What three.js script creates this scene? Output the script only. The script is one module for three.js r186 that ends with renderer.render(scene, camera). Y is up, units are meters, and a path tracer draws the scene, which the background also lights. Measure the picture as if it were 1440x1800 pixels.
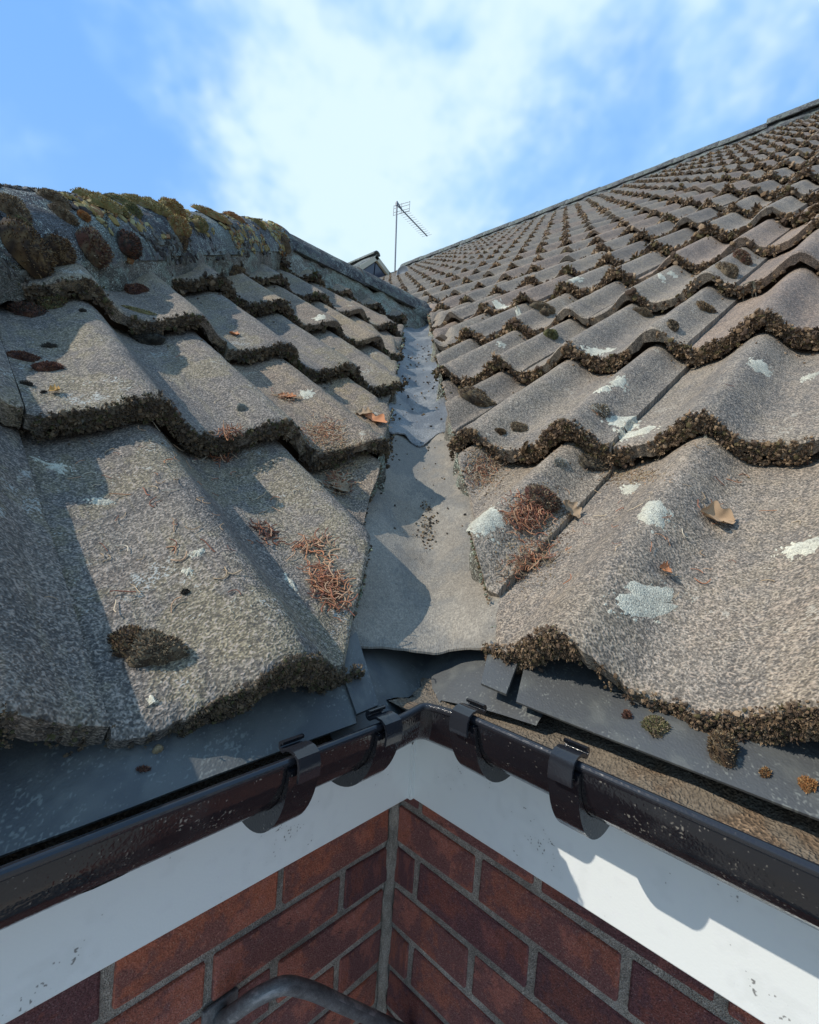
import * as THREE from 'three';
import { mergeGeometries, mergeVertices, toCreasedNormals } from 'three/addons/utils/BufferGeometryUtils.js';
import { RoundedBoxGeometry } from 'three/addons/geometries/RoundedBoxGeometry.js';

/* ------------------------------------------------------------------ camera, sky, sun, exposure */
const scene = new THREE.Scene();
const V3 = (x, y, z) => new THREE.Vector3(x, y, z);
// world axes: x runs along the sunny eave, z along the shaded eave, the two fascias meet at the origin
const FOC = 878, CX = 720, CY = 900;
const AX = V3(0.71965459, 0.06922231, -0.69087303), AY = V3(0.06705465, -0.99729589, -0.03007635), AZ = V3(-0.69108679, -0.02468167, -0.72235024);
const CAM = V3(0.3034, 0.2799, 0.3439);
const camera = new THREE.PerspectiveCamera(2 * Math.atan(900 / FOC) * 180 / Math.PI, 0.8, 0.01, 400);
camera.position.copy(CAM);
camera.up.set(-AX.y, -AY.y, -AZ.y);
camera.lookAt(CAM.x + AX.z, CAM.y + AY.z, CAM.z + AZ.z);
camera.updateMatrixWorld();
const ray = (u, v) => { const c = V3(u - CX, v - CY, FOC); return V3(AX.dot(c), AY.dot(c), AZ.dot(c)).normalize(); };

const SUN = V3(-0.62, 1, 1).normalize();
const sun = new THREE.DirectionalLight(new THREE.Color(1, 0.93, 0.82), 3.3);
sun.position.copy(SUN).multiplyScalar(20);
sun.castShadow = true; sun.shadow.radius = 1; sun.shadow.mapSize.set(4096, 4096);
Object.assign(sun.shadow.camera, { left: -9, right: 9, top: 9, bottom: -9, near: 1, far: 50 });
scene.add(sun, sun.target);

const renderer = new THREE.WebGLRenderer({ antialias: true });
renderer.toneMapping = THREE.LinearToneMapping;
renderer.toneMappingExposure = 1.31;
renderer.shadowMap.enabled = true;

/* ------------------------------------------------------------------ random and noise */
function rng(seed) { let a = seed >>> 0; return () => { a = (a + 0x6D2B79F5) | 0; let t = Math.imul(a ^ (a >>> 15), 1 | a); t = (t + Math.imul(t ^ (t >>> 7), 61 | t)) ^ t; return ((t ^ (t >>> 14)) >>> 0) / 4294967296; }; }
const hash = (a, b = 0, c = 0) => { let h = Math.imul(a | 0, 374761393) ^ Math.imul(b | 0, 668265263) ^ Math.imul(c | 0, 2147483647 - 97); h = Math.imul(h ^ (h >>> 13), 1274126177); h ^= h >>> 16; h = Math.imul(h, 2246822519); return ((h ^ (h >>> 15)) >>> 0) / 4294967296; };
const clamp = (x, a = 0, b = 1) => Math.min(b, Math.max(a, x));
const smooth = (a, b, x) => { const t = clamp((x - a) / (b - a)); return t * t * (3 - 2 * t); };
const lerp = (a, b, t) => a + (b - a) * t;
function vnoise(x, y, z = 0, s = 0) {
  const i = Math.floor(x), j = Math.floor(y), k = Math.floor(z); let fx = x - i, fy = y - j, fz = z - k;
  fx = fx * fx * (3 - 2 * fx); fy = fy * fy * (3 - 2 * fy); fz = fz * fz * (3 - 2 * fz);
  const h = (a, b, c) => hash(a + s * 131, b, c);
  return lerp(lerp(lerp(h(i, j, k), h(i + 1, j, k), fx), lerp(h(i, j + 1, k), h(i + 1, j + 1, k), fx), fy),
    lerp(lerp(h(i, j, k + 1), h(i + 1, j, k + 1), fx), lerp(h(i, j + 1, k + 1), h(i + 1, j + 1, k + 1), fx), fy), fz);
}
const fbm = (x, y, z = 0, s = 0, o = 4) => { let v = 0, a = .5, t = 0; for (let i = 0; i < o; i++) { v += a * vnoise(x, y, z, s + i * 7); t += a; a *= .5; x *= 2.03; y *= 2.03; z *= 2.03; } return v / t; };

/* ------------------------------------------------------------------ sky: thin bright cloud with blue gaps */
{
  const W = 2048, H = 1024, d = new Float32Array(W * H * 4);
  const bumps = [[720, 400, .44, .26], [860, 200, .42, .18], [470, 170, .28, .18], [1180, 90, .22, .14], [1390, 130, .14, .14], [20, 240, .12, .18],
    [90, 60, .30, -.16], [175, 240, .17, -.36], [300, 250, .09, -.12], [60, 330, .12, -.12], [595, 30, .07, -.16], [1290, 30, .2, -.2], [1220, 240, .22, -.22], [320, 60, .12, -.12]]
    .map(([u, v, r, a]) => [ray(u, v), r, a]);
  for (let j = 0; j < H; j++) for (let i = 0; i < W; i++) {
    const th = (i + .5) / W * 2 * Math.PI - Math.PI, ph = (j + .5) / H * Math.PI - Math.PI / 2;
    const y = Math.sin(ph), c = Math.cos(ph), x = c * Math.cos(th), z = c * Math.sin(th);
    const o = (j * W + i) * 4;
    if (y < -.06) { d[o] = .33; d[o + 1] = .36; d[o + 2] = .38; d[o + 3] = 1; continue; }
    const e = Math.max(y, 0), k = 1 / (e + .35);
    const hz = Math.exp(-e * 3.2);
    let r = lerp(.135, .39, hz), g = lerp(.345, .60, hz), b = lerp(.76, .82, hz);
    const ys = y * 1.3, wx = fbm(x * 4 + 3, ys * 4, z * 4, 3, 2) - .5;
    const det = (vnoise(x * 24 + wx * 3, ys * 24, z * 24, 31) - .5) * .10 + (vnoise(x * 48 + wx * 5, ys * 48, z * 48, 33) - .5) * .06 + (vnoise(x * 100, ys * 100, z * 100, 35) - .5) * .03;
    const n = det + fbm(x * 3.9 + wx * .8 + 11.3, ys * 3.9 + wx * .6 + 4.2, z * 3.9, 11, 6);
    let cov = (n - .5) * 2.3 + .0;
    for (const [dv, rr, a] of bumps) { const dt = 2 - 2 * (dv.x * x + dv.y * y + dv.z * z); if (dt < 9 * rr * rr) cov += a * Math.exp(-dt / (rr * rr)); }
    const cl = smooth(-.52, .50, cov) * .96;
    const t = smooth(.10, .72, fbm(x * 6 + 40 + wx, ys * 6, z * 6, 21, 5) * .95 - .22 + det * 1.5 + cov * .5);
    const cr = lerp(.33, .60, t), cg = lerp(.55, .75, t), cb = lerp(.77, .83, t);
    d[o] = lerp(r, cr, cl); d[o + 1] = lerp(g, cg, cl); d[o + 2] = lerp(b, cb, cl); d[o + 3] = 1;
  }
  const tex = new THREE.DataTexture(d, W, H, THREE.RGBAFormat, THREE.FloatType);
  tex.mapping = THREE.EquirectangularReflectionMapping; tex.magFilter = THREE.LinearFilter; tex.minFilter = THREE.LinearFilter; tex.wrapS = THREE.RepeatWrapping; tex.needsUpdate = true;
  scene.background = tex; scene.environment = tex;
}
console.log('sky done');

/* ------------------------------------------------------------------ textures (periodic; they hold colour, grain and wear only) */
function octave(S, N, seed) {           // periodic smooth noise, N cells across S pixels
  const g = new Float32Array(N * N), R = rng(seed); for (let i = 0; i < g.length; i++) g[i] = R();
  const o = new Float32Array(S * S), xi = new Int32Array(S), xf = new Float32Array(S);
  for (let i = 0; i < S; i++) { const x = i * N / S; xi[i] = Math.floor(x); const f = x - xi[i]; xf[i] = f * f * (3 - 2 * f); }
  for (let j = 0; j < S; j++) { const r0 = xi[j] * N, r1 = ((xi[j] + 1) % N) * N, fy = xf[j];
    for (let i = 0; i < S; i++) { const a = xi[i], b = (a + 1) % N, f = xf[i]; const t = g[r0 + a] + (g[r0 + b] - g[r0 + a]) * f, u = g[r1 + a] + (g[r1 + b] - g[r1 + a]) * f; o[j * S + i] = t + (u - t) * fy; } }
  return o;
}
function field(S, list, seed) { const o = new Float32Array(S * S); let t = 0; for (const [, a] of list) t += a; list.forEach(([N, a], k) => { const n = octave(S, N, seed + k * 17); for (let i = 0; i < o.length; i++) o[i] += n[i] * a / t; }); return o; }
const s255 = x => { x = clamp(x); return 255 * (x <= .0031308 ? 12.92 * x : 1.055 * Math.pow(x, 1 / 2.4) - .055); };
function colorTex(S, f) { const d = new Uint8Array(S * S * 4), c = [0, 0, 0]; for (let i = 0; i < S * S; i++) { f(i, c, i % S, (i / S) | 0); d[i * 4] = s255(c[0]); d[i * 4 + 1] = s255(c[1]); d[i * 4 + 2] = s255(c[2]); d[i * 4 + 3] = 255; } return tx(d, S, true); }
function greyTex(S, f) { const d = new Uint8Array(S * S * 4); for (let i = 0; i < S * S; i++) { const v = clamp(f(i, i % S, (i / S) | 0)) * 255; d[i * 4] = d[i * 4 + 1] = d[i * 4 + 2] = v; d[i * 4 + 3] = 255; } return tx(d, S, false); }
function tx(d, S, srgb) { const t = new THREE.DataTexture(d, S, S, THREE.RGBAFormat); t.wrapS = t.wrapT = THREE.RepeatWrapping; t.magFilter = THREE.LinearFilter; t.minFilter = THREE.LinearMipmapLinearFilter; t.generateMipmaps = true; if (srgb) t.colorSpace = THREE.SRGBColorSpace; t.needsUpdate = true; return t; }
const mix3 = (c, r, g, b, t) => { c[0] += (r - c[0]) * t; c[1] += (g - c[1]) * t; c[2] += (b - c[2]) * t; };
const M = {};
const TS = 2048, TM = 0.5;                                  // tile texture: 2048 px over half a metre
{
  const grain = field(TS, [[440, .55], [720, .45]], 5), grain2 = field(TS, [[360, .6], [600, .45]], 99);
  const big = field(TS, [[5, .5], [11, .3], [26, .2], [60, .12]], 31), big2 = field(TS, [[7, .5], [17, .3], [40, .25], [110, .15]], 57), big3 = field(TS, [[9, .5], [30, .4], [90, .35]], 77);
  const bump = greyTex(TS, i => .5 + (grain[i] - .5) * 1.5 + (grain2[i] - .5) * .5);
  const make = (base, warm, dark, ochre, pale) => colorTex(TS, (i, c) => {
    c[0] = base[0]; c[1] = base[1]; c[2] = base[2];
    mix3(c, dark[0], dark[1], dark[2], smooth(.46, .66, big[i]) * .62);
    mix3(c, ochre[0], ochre[1], ochre[2], smooth(.5, .63, big2[i]) * ochre[3]);
    mix3(c, warm[0], warm[1], warm[2], smooth(.52, .68, big3[i]) * .45);
    const st = big3[(((i / TS) | 0) >> 2) % TS * TS + ((i % TS) * 2) % TS]; mix3(c, dark[0] * .95, dark[1] * .95, dark[2] * .95, smooth(.56, .70, st) * .5); mix3(c, ochre[0] * 1.2, ochre[1] * 1.2, ochre[2] * 1.25, smooth(.42, .30, st) * .35);
    const g = (grain[i] - .5) * 2.6, g2 = grain2[i]; let k = Math.exp(g * .85);
    c[0] *= k; c[1] *= k; c[2] *= k;
    const sp = smooth(.66, .69, g2); mix3(c, .40, .32, .25, sp * .7);
    const dk = smooth(.34, .30, g2); mix3(c, .05, .044, .04, dk * .65);
    const li = smooth(.60, .66, big3[i] * .6 + grain[i] * .4 + big[i] * .0) * smooth(.55, .62, big2[i]); mix3(c, pale[0], pale[1], pale[2], li * pale[3]);
  });
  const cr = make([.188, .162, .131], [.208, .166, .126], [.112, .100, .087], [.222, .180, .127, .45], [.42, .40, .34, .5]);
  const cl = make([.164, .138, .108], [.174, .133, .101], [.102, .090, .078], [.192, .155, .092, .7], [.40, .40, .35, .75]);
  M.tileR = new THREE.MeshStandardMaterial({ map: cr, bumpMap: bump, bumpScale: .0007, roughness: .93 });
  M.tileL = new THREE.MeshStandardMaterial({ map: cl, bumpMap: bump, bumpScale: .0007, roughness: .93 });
  M.tileR2 = M.tileR.clone(); M.tileR2.color.setRGB(1.05, .95, .92);
  M.tileR3 = M.tileR.clone(); M.tileR3.color.setRGB(.84, .83, .84); M.tileR4 = M.tileR.clone(); M.tileR4.color.setRGB(1.06, 1.04, 1.02); M.tileL3 = M.tileL.clone(); M.tileL3.color.setRGB(1.1, 1.04, .98);
  M.tileL2 = M.tileL.clone(); M.tileL2.color.setRGB(.92, .95, 1.0);
  // hip and ridge concrete with grey green crust
  const ch = colorTex(1024, (i, c, x, y) => { const q = ((y * 2) % TS) * TS + (x * 2) % TS; c[0] = .115; c[1] = .118; c[2] = .12;
    mix3(c, .055, .056, .062, smooth(.45, .6, big[q]) * .8); mix3(c, .17, .20, .175, smooth(.5, .6, big2[q]) * .7); mix3(c, .33, .37, .33, smooth(.56, .62, big3[q] * .6 + grain[q] * .4) * .6);
    const k = Math.exp((grain[q] - .5) * 2.8); c[0] *= k; c[1] *= k; c[2] *= k; });
  M.hip = new THREE.MeshStandardMaterial({ map: ch, bumpMap: bump, bumpScale: .003, roughness: .95 });
  const cm = colorTex(1024, (i, c, x, y) => { const q = ((y * 2) % TS) * TS + (x * 2) % TS; c[0] = .21; c[1] = .19; c[2] = .155;
    mix3(c, .10, .10, .075, smooth(.48, .62, big[q]) * .7); mix3(c, .27, .31, .25, smooth(.48, .57, big2[q]) * .75); mix3(c, .40, .44, .38, smooth(.55, .6, big3[q] * .6 + grain[q] * .4) * .7); const k = Math.exp((grain[q] - .5) * 2.6); c[0] *= k; c[1] *= k; c[2] *= k; });
  M.bed = new THREE.MeshStandardMaterial({ map: cm, bumpMap: bump, bumpScale: .003, roughness: .96 });
  // valley sheet, silt, plastics, fascia, brick
  const lead = colorTex(1024, (i, c, x, y) => { const q = ((y * 2) % TS) * TS + (x * 2) % TS; c[0] = .212; c[1] = .182; c[2] = .142; mix3(c, .175, .160, .136, smooth(.42, .6, big[q])); mix3(c, .27, .235, .185, smooth(.48, .62, big2[q]) * .6); const k = Math.exp((grain2[q] - .5) * .9 + (grain[q] - .5) * .5); c[0] *= k; c[1] *= k; c[2] *= k; mix3(c, .06, .05, .04, smooth(.64, .70, big3[q] * .5 + grain2[q] * .5) * .7); });
  M.lead = new THREE.MeshStandardMaterial({ map: lead, bumpMap: bump, bumpScale: .0004, roughness: .72 });
  const lead2 = colorTex(1024, (i, c, x, y) => { const q = ((y * 2) % TS) * TS + (x * 2) % TS; c[0] = .125; c[1] = .135; c[2] = .145; mix3(c, .20, .205, .205, smooth(.46, .6, big2[q])); const k = Math.exp((grain2[q] - .5) * 1.3); c[0] *= k; c[1] *= k; c[2] *= k; });
  M.lead2 = new THREE.MeshStandardMaterial({ map: lead2, bumpMap: bump, bumpScale: .0008, roughness: .55, metalness: .1 });
  const silt = colorTex(1024, (i, c, x, y) => { const q = ((y * 2) % TS) * TS + (x * 2) % TS; c[0] = .15; c[1] = .122; c[2] = .09; mix3(c, .135, .088, .052, smooth(.47, .6, big2[q]) * .8); const k = Math.exp((grain[q] - .5) * 2.4 * smooth(.4, .65, big2[q]) + (grain2[q] - .5) * .8); c[0] *= k; c[1] *= k; c[2] *= k; });
  M.silt = new THREE.MeshStandardMaterial({ map: silt, bumpMap: bump, bumpScale: .0012, roughness: .97 });
  const tray = colorTex(1024, (i, c, x, y) => { const q = ((y * 2) % TS) * TS + (x * 2) % TS; c[0] = .062; c[1] = .066; c[2] = .067; mix3(c, .115, .118, .108, smooth(.46, .64, big2[q]) * .6); mix3(c, .2, .21, .19, smooth(.62, .7, big3[q] * .45 + grain2[q] * .55) * .6); });
  const trayR = greyTex(512, (i, x, y) => { const q = ((y * 4) % TS) * TS + (x * 4) % TS; return .42 + big[q] * .25 + (grain2[q] - .5) * .15; });
  M.tray = new THREE.MeshStandardMaterial({ map: tray, roughnessMap: trayR, roughness: 1, bumpMap: bump, bumpScale: .00012 });
  const pvc = colorTex(1024, (i, c, x, y) => { const q = ((y * 2) % TS) * TS + (x * 2) % TS; c[0] = .009; c[1] = .009; c[2] = .0115; mix3(c, .3, .27, .22, smooth(.77, .80, grain[q] * .62 + big3[q] * .45) * .7); mix3(c, .03, .03, .032, smooth(.5, .64, big2[q]) * .3); });
  const pvcR = greyTex(512, (i, x, y) => { const q = ((y * 4) % TS) * TS + (x * 4) % TS; return .09 + smooth(.42, .62, big2[q]) * .12 + smooth(.62, .74, grain2[q]) * .15; });
  M.pvc = new THREE.MeshPhysicalMaterial({ map: pvc, roughnessMap: pvcR, roughness: 1, bumpMap: bump, bumpScale: .00006, specularIntensity: 1 });
  const fasc = colorTex(1024, (i, c, x, y) => { const q = ((y * 2) % TS) * TS + (x * 2) % TS; c[0] = .66; c[1] = .68; c[2] = .67; mix3(c, .52, .54, .52, smooth(.5, .68, big3[q]) * .22); mix3(c, .05, .045, .04, smooth(.765, .80, grain2[q] * .55 + big3[q] * .5) * .8); });
  M.fascia = new THREE.MeshPhysicalMaterial({ map: fasc, roughness: .34, bumpMap: bump, bumpScale: .00003 });
  M.white = new THREE.MeshStandardMaterial({ color: 0xd8dad6, roughness: .5 });
  const brick = colorTex(1024, (i, c, x, y) => { const q = ((y * 2) % TS) * TS + (x * 2) % TS; c[0] = .31; c[1] = .108; c[2] = .08; mix3(c, .16, .065, .062, smooth(.47, .56, big[q]) * .9); mix3(c, .33, .10, .055, smooth(.52, .64, big2[q]) * .6); const k = Math.exp((grain2[q] - .5) * 1.0 + (grain[q] - .5) * .5); c[0] *= k; c[1] *= k; c[2] *= k; mix3(c, .02, .014, .014, smooth(.66, .72, big3[q] * .55 + grain2[q] * .45) * .8); mix3(c, .4, .3, .25, smooth(.71, .76, grain[q]) * .5); });
  const brickB = greyTex(1024, (i, x, y) => { const q = ((y * 2) % TS) * TS + (x * 2) % TS; return .5 + (big3[q] - .5) * .8 + (grain2[q] - .5) * .5; });
  M.brick = [[1, 1, 1], [.7, .68, .8], [1.12, 1.05, .92], [.85, .85, .92], [.6, .6, .7]].map(t => { const m = new THREE.MeshStandardMaterial({ map: brick, bumpMap: brickB, bumpScale: .003, roughness: .9 }); m.color.setRGB(...t); return m; });
  const mort = colorTex(1024, (i, c, x, y) => { const q = ((y * 2) % TS) * TS + (x * 2) % TS; const k = Math.exp((grain[q] - .5) * 1.4 + (big3[q] - .5) * 1.2); c[0] = .35 * k; c[1] = .318 * k; c[2] = .275 * k; });
  M.mortar = new THREE.MeshStandardMaterial({ map: mort, bumpMap: bump, bumpScale: .0025, roughness: .97 });
  const zinc = colorTex(1024, (i, c, x, y) => { const q = ((y * 2) % TS) * TS + (x * 2) % TS; const k = Math.exp((big3[q] - .5) * 1.6 + (grain2[q] - .5) * .8); c[0] = .17 * k; c[1] = .18 * k; c[2] = .19 * k; mix3(c, .4, .4, .4, smooth(.6, .68, big3[q]) * .5); });
  M.zinc = new THREE.MeshStandardMaterial({ map: zinc, roughness: .55, metalness: .35, bumpMap: brickB, bumpScale: .0006 });
  const lich = colorTex(512, (i, c, x, y) => { const q = ((y * 4) % TS) * TS + (x * 4) % TS; const k = Math.exp((grain[q] - .5) * .9 + (big3[q] - .5) * .7); c[0] = .52 * k; c[1] = .50 * k; c[2] = .40 * k; mix3(c, .2, .18, .15, smooth(.60, .70, grain2[q]) * .8); });
  M.lichen = new THREE.MeshStandardMaterial({ map: lich, bumpMap: bump, bumpScale: .0005, roughness: .95 });
}
M.worn = new THREE.MeshPhysicalMaterial({ color: new THREE.Color().setRGB(.016, .017, .021), roughness: .16, bumpMap: M.pvc.bumpMap, bumpScale: .00004 });
M.moss = new THREE.MeshStandardMaterial({ color: 0xffffff, roughness: .95, vertexColors: true });
M.crumb = new THREE.MeshStandardMaterial({ color: 0xffffff, roughness: .95 });
M.timber = new THREE.MeshStandardMaterial({ color: 0x4a3d30, roughness: .9 });
M.metal = new THREE.MeshStandardMaterial({ color: 0x6d7176, roughness: .45, metalness: .7 });
M.glass = new THREE.MeshPhysicalMaterial({ color: 0x3a4150, roughness: .12 });
M.bargeboard = new THREE.MeshStandardMaterial({ color: 0xb7b09c, roughness: .7 });
M.paving = new THREE.MeshStandardMaterial({ color: 0xa49f97, roughness: .95 });
console.log('textures done');

/* ------------------------------------------------------------------ naming helpers */
const used = {};
function numbered(n) { if (!(n in used)) { used[n] = 0; return n; } used[n]++; return n + '_' + String(used[n]).padStart(3, '0'); }
function thing(o, name, label, category, group) { o.name = numbered(name); o.userData = { label, category }; if (group) o.userData.group = group; scene.add(o); return o; }
function group(name, label, category, grp) { return thing(new THREE.Group(), name, label, category, grp); }
function part(name, geo, mat, parent) { const m = new THREE.Mesh(geo, mat); m.name = name; parent.add(m); return m; }

/* ------------------------------------------------------------------ geometry helpers */
class Geo {
  constructor() { this.p = []; this.uv = []; this.n = 0; this.ix = []; this.c = null; }
  v(p, u = 0, w = 0) { this.p.push(p.x, p.y, p.z); this.uv.push(u, w); return this.n++; }
  q(a, b, c, d) { this.ix.push(a, b, c, a, c, d); }
  t(a, b, c) { this.ix.push(a, b, c); }
  build(crease = 0) {
    let g = new THREE.BufferGeometry(); g.setAttribute('position', new THREE.Float32BufferAttribute(this.p, 3)); g.setAttribute('uv', new THREE.Float32BufferAttribute(this.uv, 2)); g.setIndex(this.ix);
    if (crease) g = toCreasedNormals(g, crease); else g.computeVertexNormals(); return g;
  }
}
const cross2 = (o, a, b) => (a[0] - o[0]) * (b[1] - o[1]) - (a[1] - o[1]) * (b[0] - o[0]);
// sweep a closed 2D profile through frames {o, a, b} : p = o + x a + y b
function sweep(profile, frames, uvScale = 2, capped = true, crease = .7) {
  const G = new Geo(), np = profile.length; let len = 0;
  const per = [0]; for (let i = 1; i <= np; i++) { const A = profile[i - 1], B = profile[i % np]; per.push(per[i - 1] + Math.hypot(A[0] - B[0], A[1] - B[1])); }
  const at = (f, p) => f.o.clone().addScaledVector(f.a, p[0]).addScaledVector(f.b, p[1]);
  const rows = frames.map((f, k) => { if (k) len += f.o.distanceTo(frames[k - 1].o); return Array.from({ length: np + 1 }, (_, i) => G.v(at(f, profile[i % np]), per[i] * uvScale, len * uvScale)); });
  for (let k = 1; k < rows.length; k++) for (let i = 0; i < np; i++) G.q(rows[k - 1][i], rows[k - 1][i + 1], rows[k][i + 1], rows[k][i]);
  if (capped) for (const [f, rev] of [[frames[0], 1], [frames[frames.length - 1], 0]]) {
    const tri = THREE.ShapeUtils.triangulateShape(profile.map(p => new THREE.Vector2(p[0], p[1])), []);
    const id = profile.map(p => G.v(at(f, p), p[0] * uvScale, p[1] * uvScale));
    for (const [a, b, c] of tri) rev ? G.t(id[a], id[b], id[c]) : G.t(id[a], id[c], id[b]);
  }
  return G.build(crease);
}
function tube(pts, r, seg = 8, n = 12, closed = false) { return new THREE.TubeGeometry(new THREE.CatmullRomCurve3(pts, closed), n, r, seg, closed); }
function slab(quad, up, th, uvs = 2, nx = 8, ny = 8, wob = null) {   // a sheet through four corners with thickness along up
  const G = new Geo(), P = (i, j) => { const a = i / nx, b = j / ny; const p = quad[0].clone().lerp(quad[1], a).lerp(quad[3].clone().lerp(quad[2], a), b); if (wob) p.addScaledVector(up, wob(p)); return p; };
  const lx = quad[0].distanceTo(quad[1]), ly = quad[0].distanceTo(quad[3]);
  for (const s of [0, 1]) { const r = []; for (let j = 0; j <= ny; j++) for (let i = 0; i <= nx; i++) { r.push(G.v(P(i, j).addScaledVector(up, s ? -th : 0), i / nx * lx * uvs, j / ny * ly * uvs)); }
    for (let j = 0; j < ny; j++) for (let i = 0; i < nx; i++) { const a = r[j * (nx + 1) + i], b = a + 1, c = a + nx + 2, d = a + nx + 1; s ? G.q(a, d, c, b) : G.q(a, b, c, d); } }
  const o = (nx + 1) * (ny + 1), E = []; for (let i = 0; i < nx; i++) { E.push([i, i + 1]); E.push([o - 1 - i, o - 2 - i]); } for (let j = 0; j < ny; j++) { E.push([(j + 1) * (nx + 1), j * (nx + 1)]); E.push([(j + 1) * (nx + 1) - 1, (j + 2) * (nx + 1) - 1]); }
  for (const [a, b] of E) { const v = k => G.v(V3(G.p[k * 3], G.p[k * 3 + 1], G.p[k * 3 + 2]), G.uv[k * 2], G.uv[k * 2 + 1]); const A = v(a), B = v(b), B2 = v(b + o), A2 = v(a + o); G.q(A, A2, B2, B); }
  return G.build();
}

/* ------------------------------------------------------------------ roofs: local coordinates u (left to right seen from the eave), s (up the slope), n (out) */
const LIFT = .032, THICK = .021;
function wave(ph, A, pw) { ph -= Math.floor(ph); const w = ph < .40 ? .5 - .5 * Math.cos(Math.PI * ph / .40) : .5 + .5 * Math.cos(Math.PI * Math.pow((ph - .40) / .60, 1.12)); return -A * (1 - Math.pow(1 - w, pw)); }
function makeRoof(o) {
  const p = o.pitch * Math.PI / 180, c = Math.cos(p), s = Math.sin(p);
  const es = o.right ? V3(0, s, -c) : V3(-c, s, 0), en = o.right ? V3(0, c, s) : V3(s, c, 0), eu = o.right ? V3(1, 0, 0) : V3(0, 0, -1);
  const org = V3(0, o.h, 0);
  const R = { ...o, p, c, s, es, en, eu, org };
  R.W = (u, ss, n) => org.clone().addScaledVector(eu, u).addScaledVector(es, ss).addScaledVector(en, n);
  R.L = P => { const d = P.clone().sub(org); return [d.dot(eu), d.dot(es), d.dot(en)]; };
  R.tileIndex = u => Math.floor((u - o.joint) / (2 * o.per));
  R.jit = (k, i) => { const q = o.seed; return { n: (hash(q, k, i) - .5) * .006, tu: (hash(q + 1, k, i) - .5) * .022, ts: (hash(q + 2, k, i) - .5) * .018, s: (hash(q + 3, k, i) - .5) * .014, rot: (hash(q + 4, k, i) - .5) * .012 }; };
  R.topN = (k, i, u, ss) => {            // top surface of tile i in course k
    const J = R.jit(k, i), s0 = o.sE + k * o.gauge, um = o.joint + (i + .5) * 2 * o.per;
    let n = wave((u - o.crest) / o.per, o.amp, o.pw) - LIFT * (ss - s0) / o.gauge + J.n + J.tu * (u - um) + J.ts * (ss - s0 - .16);
    const left = u - (o.joint + i * 2 * o.per); n -= .0035 * (1 - smooth(.012, .03, left));
    const right = o.joint + (i + 1) * 2 * o.per - u; n += .002 * (1 - smooth(0, .02, right));
    n += (vnoise(u * 40, ss * 40, k * 3.1 + i * 7.7, o.seed) - .5) * .0022 + (vnoise(u * 140, ss * 140, k + i * 2.7, o.seed + 3) - .5) * .0009;
    return n;
  };
  R.edgeS = (k, i, u) => { const J = R.jit(k, i); const um = o.joint + (i + .5) * 2 * o.per; return o.sE + k * o.gauge + J.s + J.rot * (u - um) + (vnoise(u * 60, k * 5.1, i * 3.3, o.seed + 9) - .5) * .005 + (vnoise(u * 260, k * 5.1, i * 3.3, o.seed + 10) - .5) * .0025; };
  R.surf = (u, ss) => { const i = R.tileIndex(u); let k = Math.floor((ss - o.sE) / o.gauge); if (k < o.k1 && ss > R.edgeS(k + 1, i, u)) k++; else if (ss < R.edgeS(k, i, u)) k--; if (k < 0) return -.2; return R.topN(Math.min(k, o.k1), i, u, ss); };
  R.hit = (px, py) => {                  // photo pixel to a point on the tile surface
    const d = ray(px, py), dn = d.dot(en), c0 = CAM.clone().sub(org).dot(en);
    const t0 = (.03 - c0) / dn, t1 = (-.10 - c0) / dn; let prev = null; const N = 260;
    for (let k = 0; k <= N; k++) { const t = lerp(t0, t1, k / N), P = CAM.clone().addScaledVector(d, t), [u, ss, n] = R.L(P); const f = n - R.surf(u, ss);
      if (f < 0) { const tt = prev ? lerp(prev[0], t, prev[1] / (prev[1] - f)) : t; const Q = CAM.clone().addScaledVector(d, tt), [a, b] = R.L(Q); return R.at(a, b); } prev = [t, f]; }
    return null;
  };
  R.at = (u, ss) => { const e = .003, n = R.surf(u, ss), nu = clamp((R.surf(u + e, ss) - R.surf(u - e, ss)) / (2 * e), -1.5, 1.5), ns = clamp((R.surf(u, ss + e) - R.surf(u, ss - e)) / (2 * e), -.5, .5);
    return { u, s: ss, n, P: R.W(u, ss, n), N: en.clone().addScaledVector(eu, -nu).addScaledVector(es, -ns).normalize() }; };
  return R;
}
const SR0 = -.045, SL0 = -.067;
const RR = makeRoof({ right: true, pitch: 35, h: .225, sE: SR0, gauge: .331, k1: 22, crest: .004, joint: .054, per: .15, amp: .038, pw: 1.6, seed: 101 });
const RL = makeRoof({ right: false, pitch: 34, h: .222, sE: SL0, gauge: .310, k1: 5, crest: -.024, joint: .026 - .292, per: .146, amp: .032, pw: 1.3, seed: 202 });
const tR = Math.tan(RR.p), tL = Math.tan(RL.p);
const STOP = 1.80;                                          // where the lower ridge dies into the sunny slope
const valleyZ = x => x;                                     // plan line of the valley
const rag = (a, s, q = 1) => (vnoise(a * 30, s * 1.7, 0, 41) - .5) * .010 * q + (vnoise(a * 110, s * 1.7, 3, 43) - .5) * .005 * q;
RR.uMin = s => s > STOP ? -6.35 : -s * RR.c + .056 - .006 * smooth(.1, .5, s) + rag(s, 1, .35);
RR.uMax = () => 1.02;
RL.uMax = s => s * RL.c - .064 + .002 * smooth(.1, .6, s) + rag(s, 5, .35);
// hip of the shaded slope: plan line from its apex
const HIPX = -1.4, HIPZ = -.60, HIPM = 1.08;
RL.uMin = s => { const x = -s * RL.c; return -(HIPZ + (x - HIPX) * HIPM) - .02; };

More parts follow.
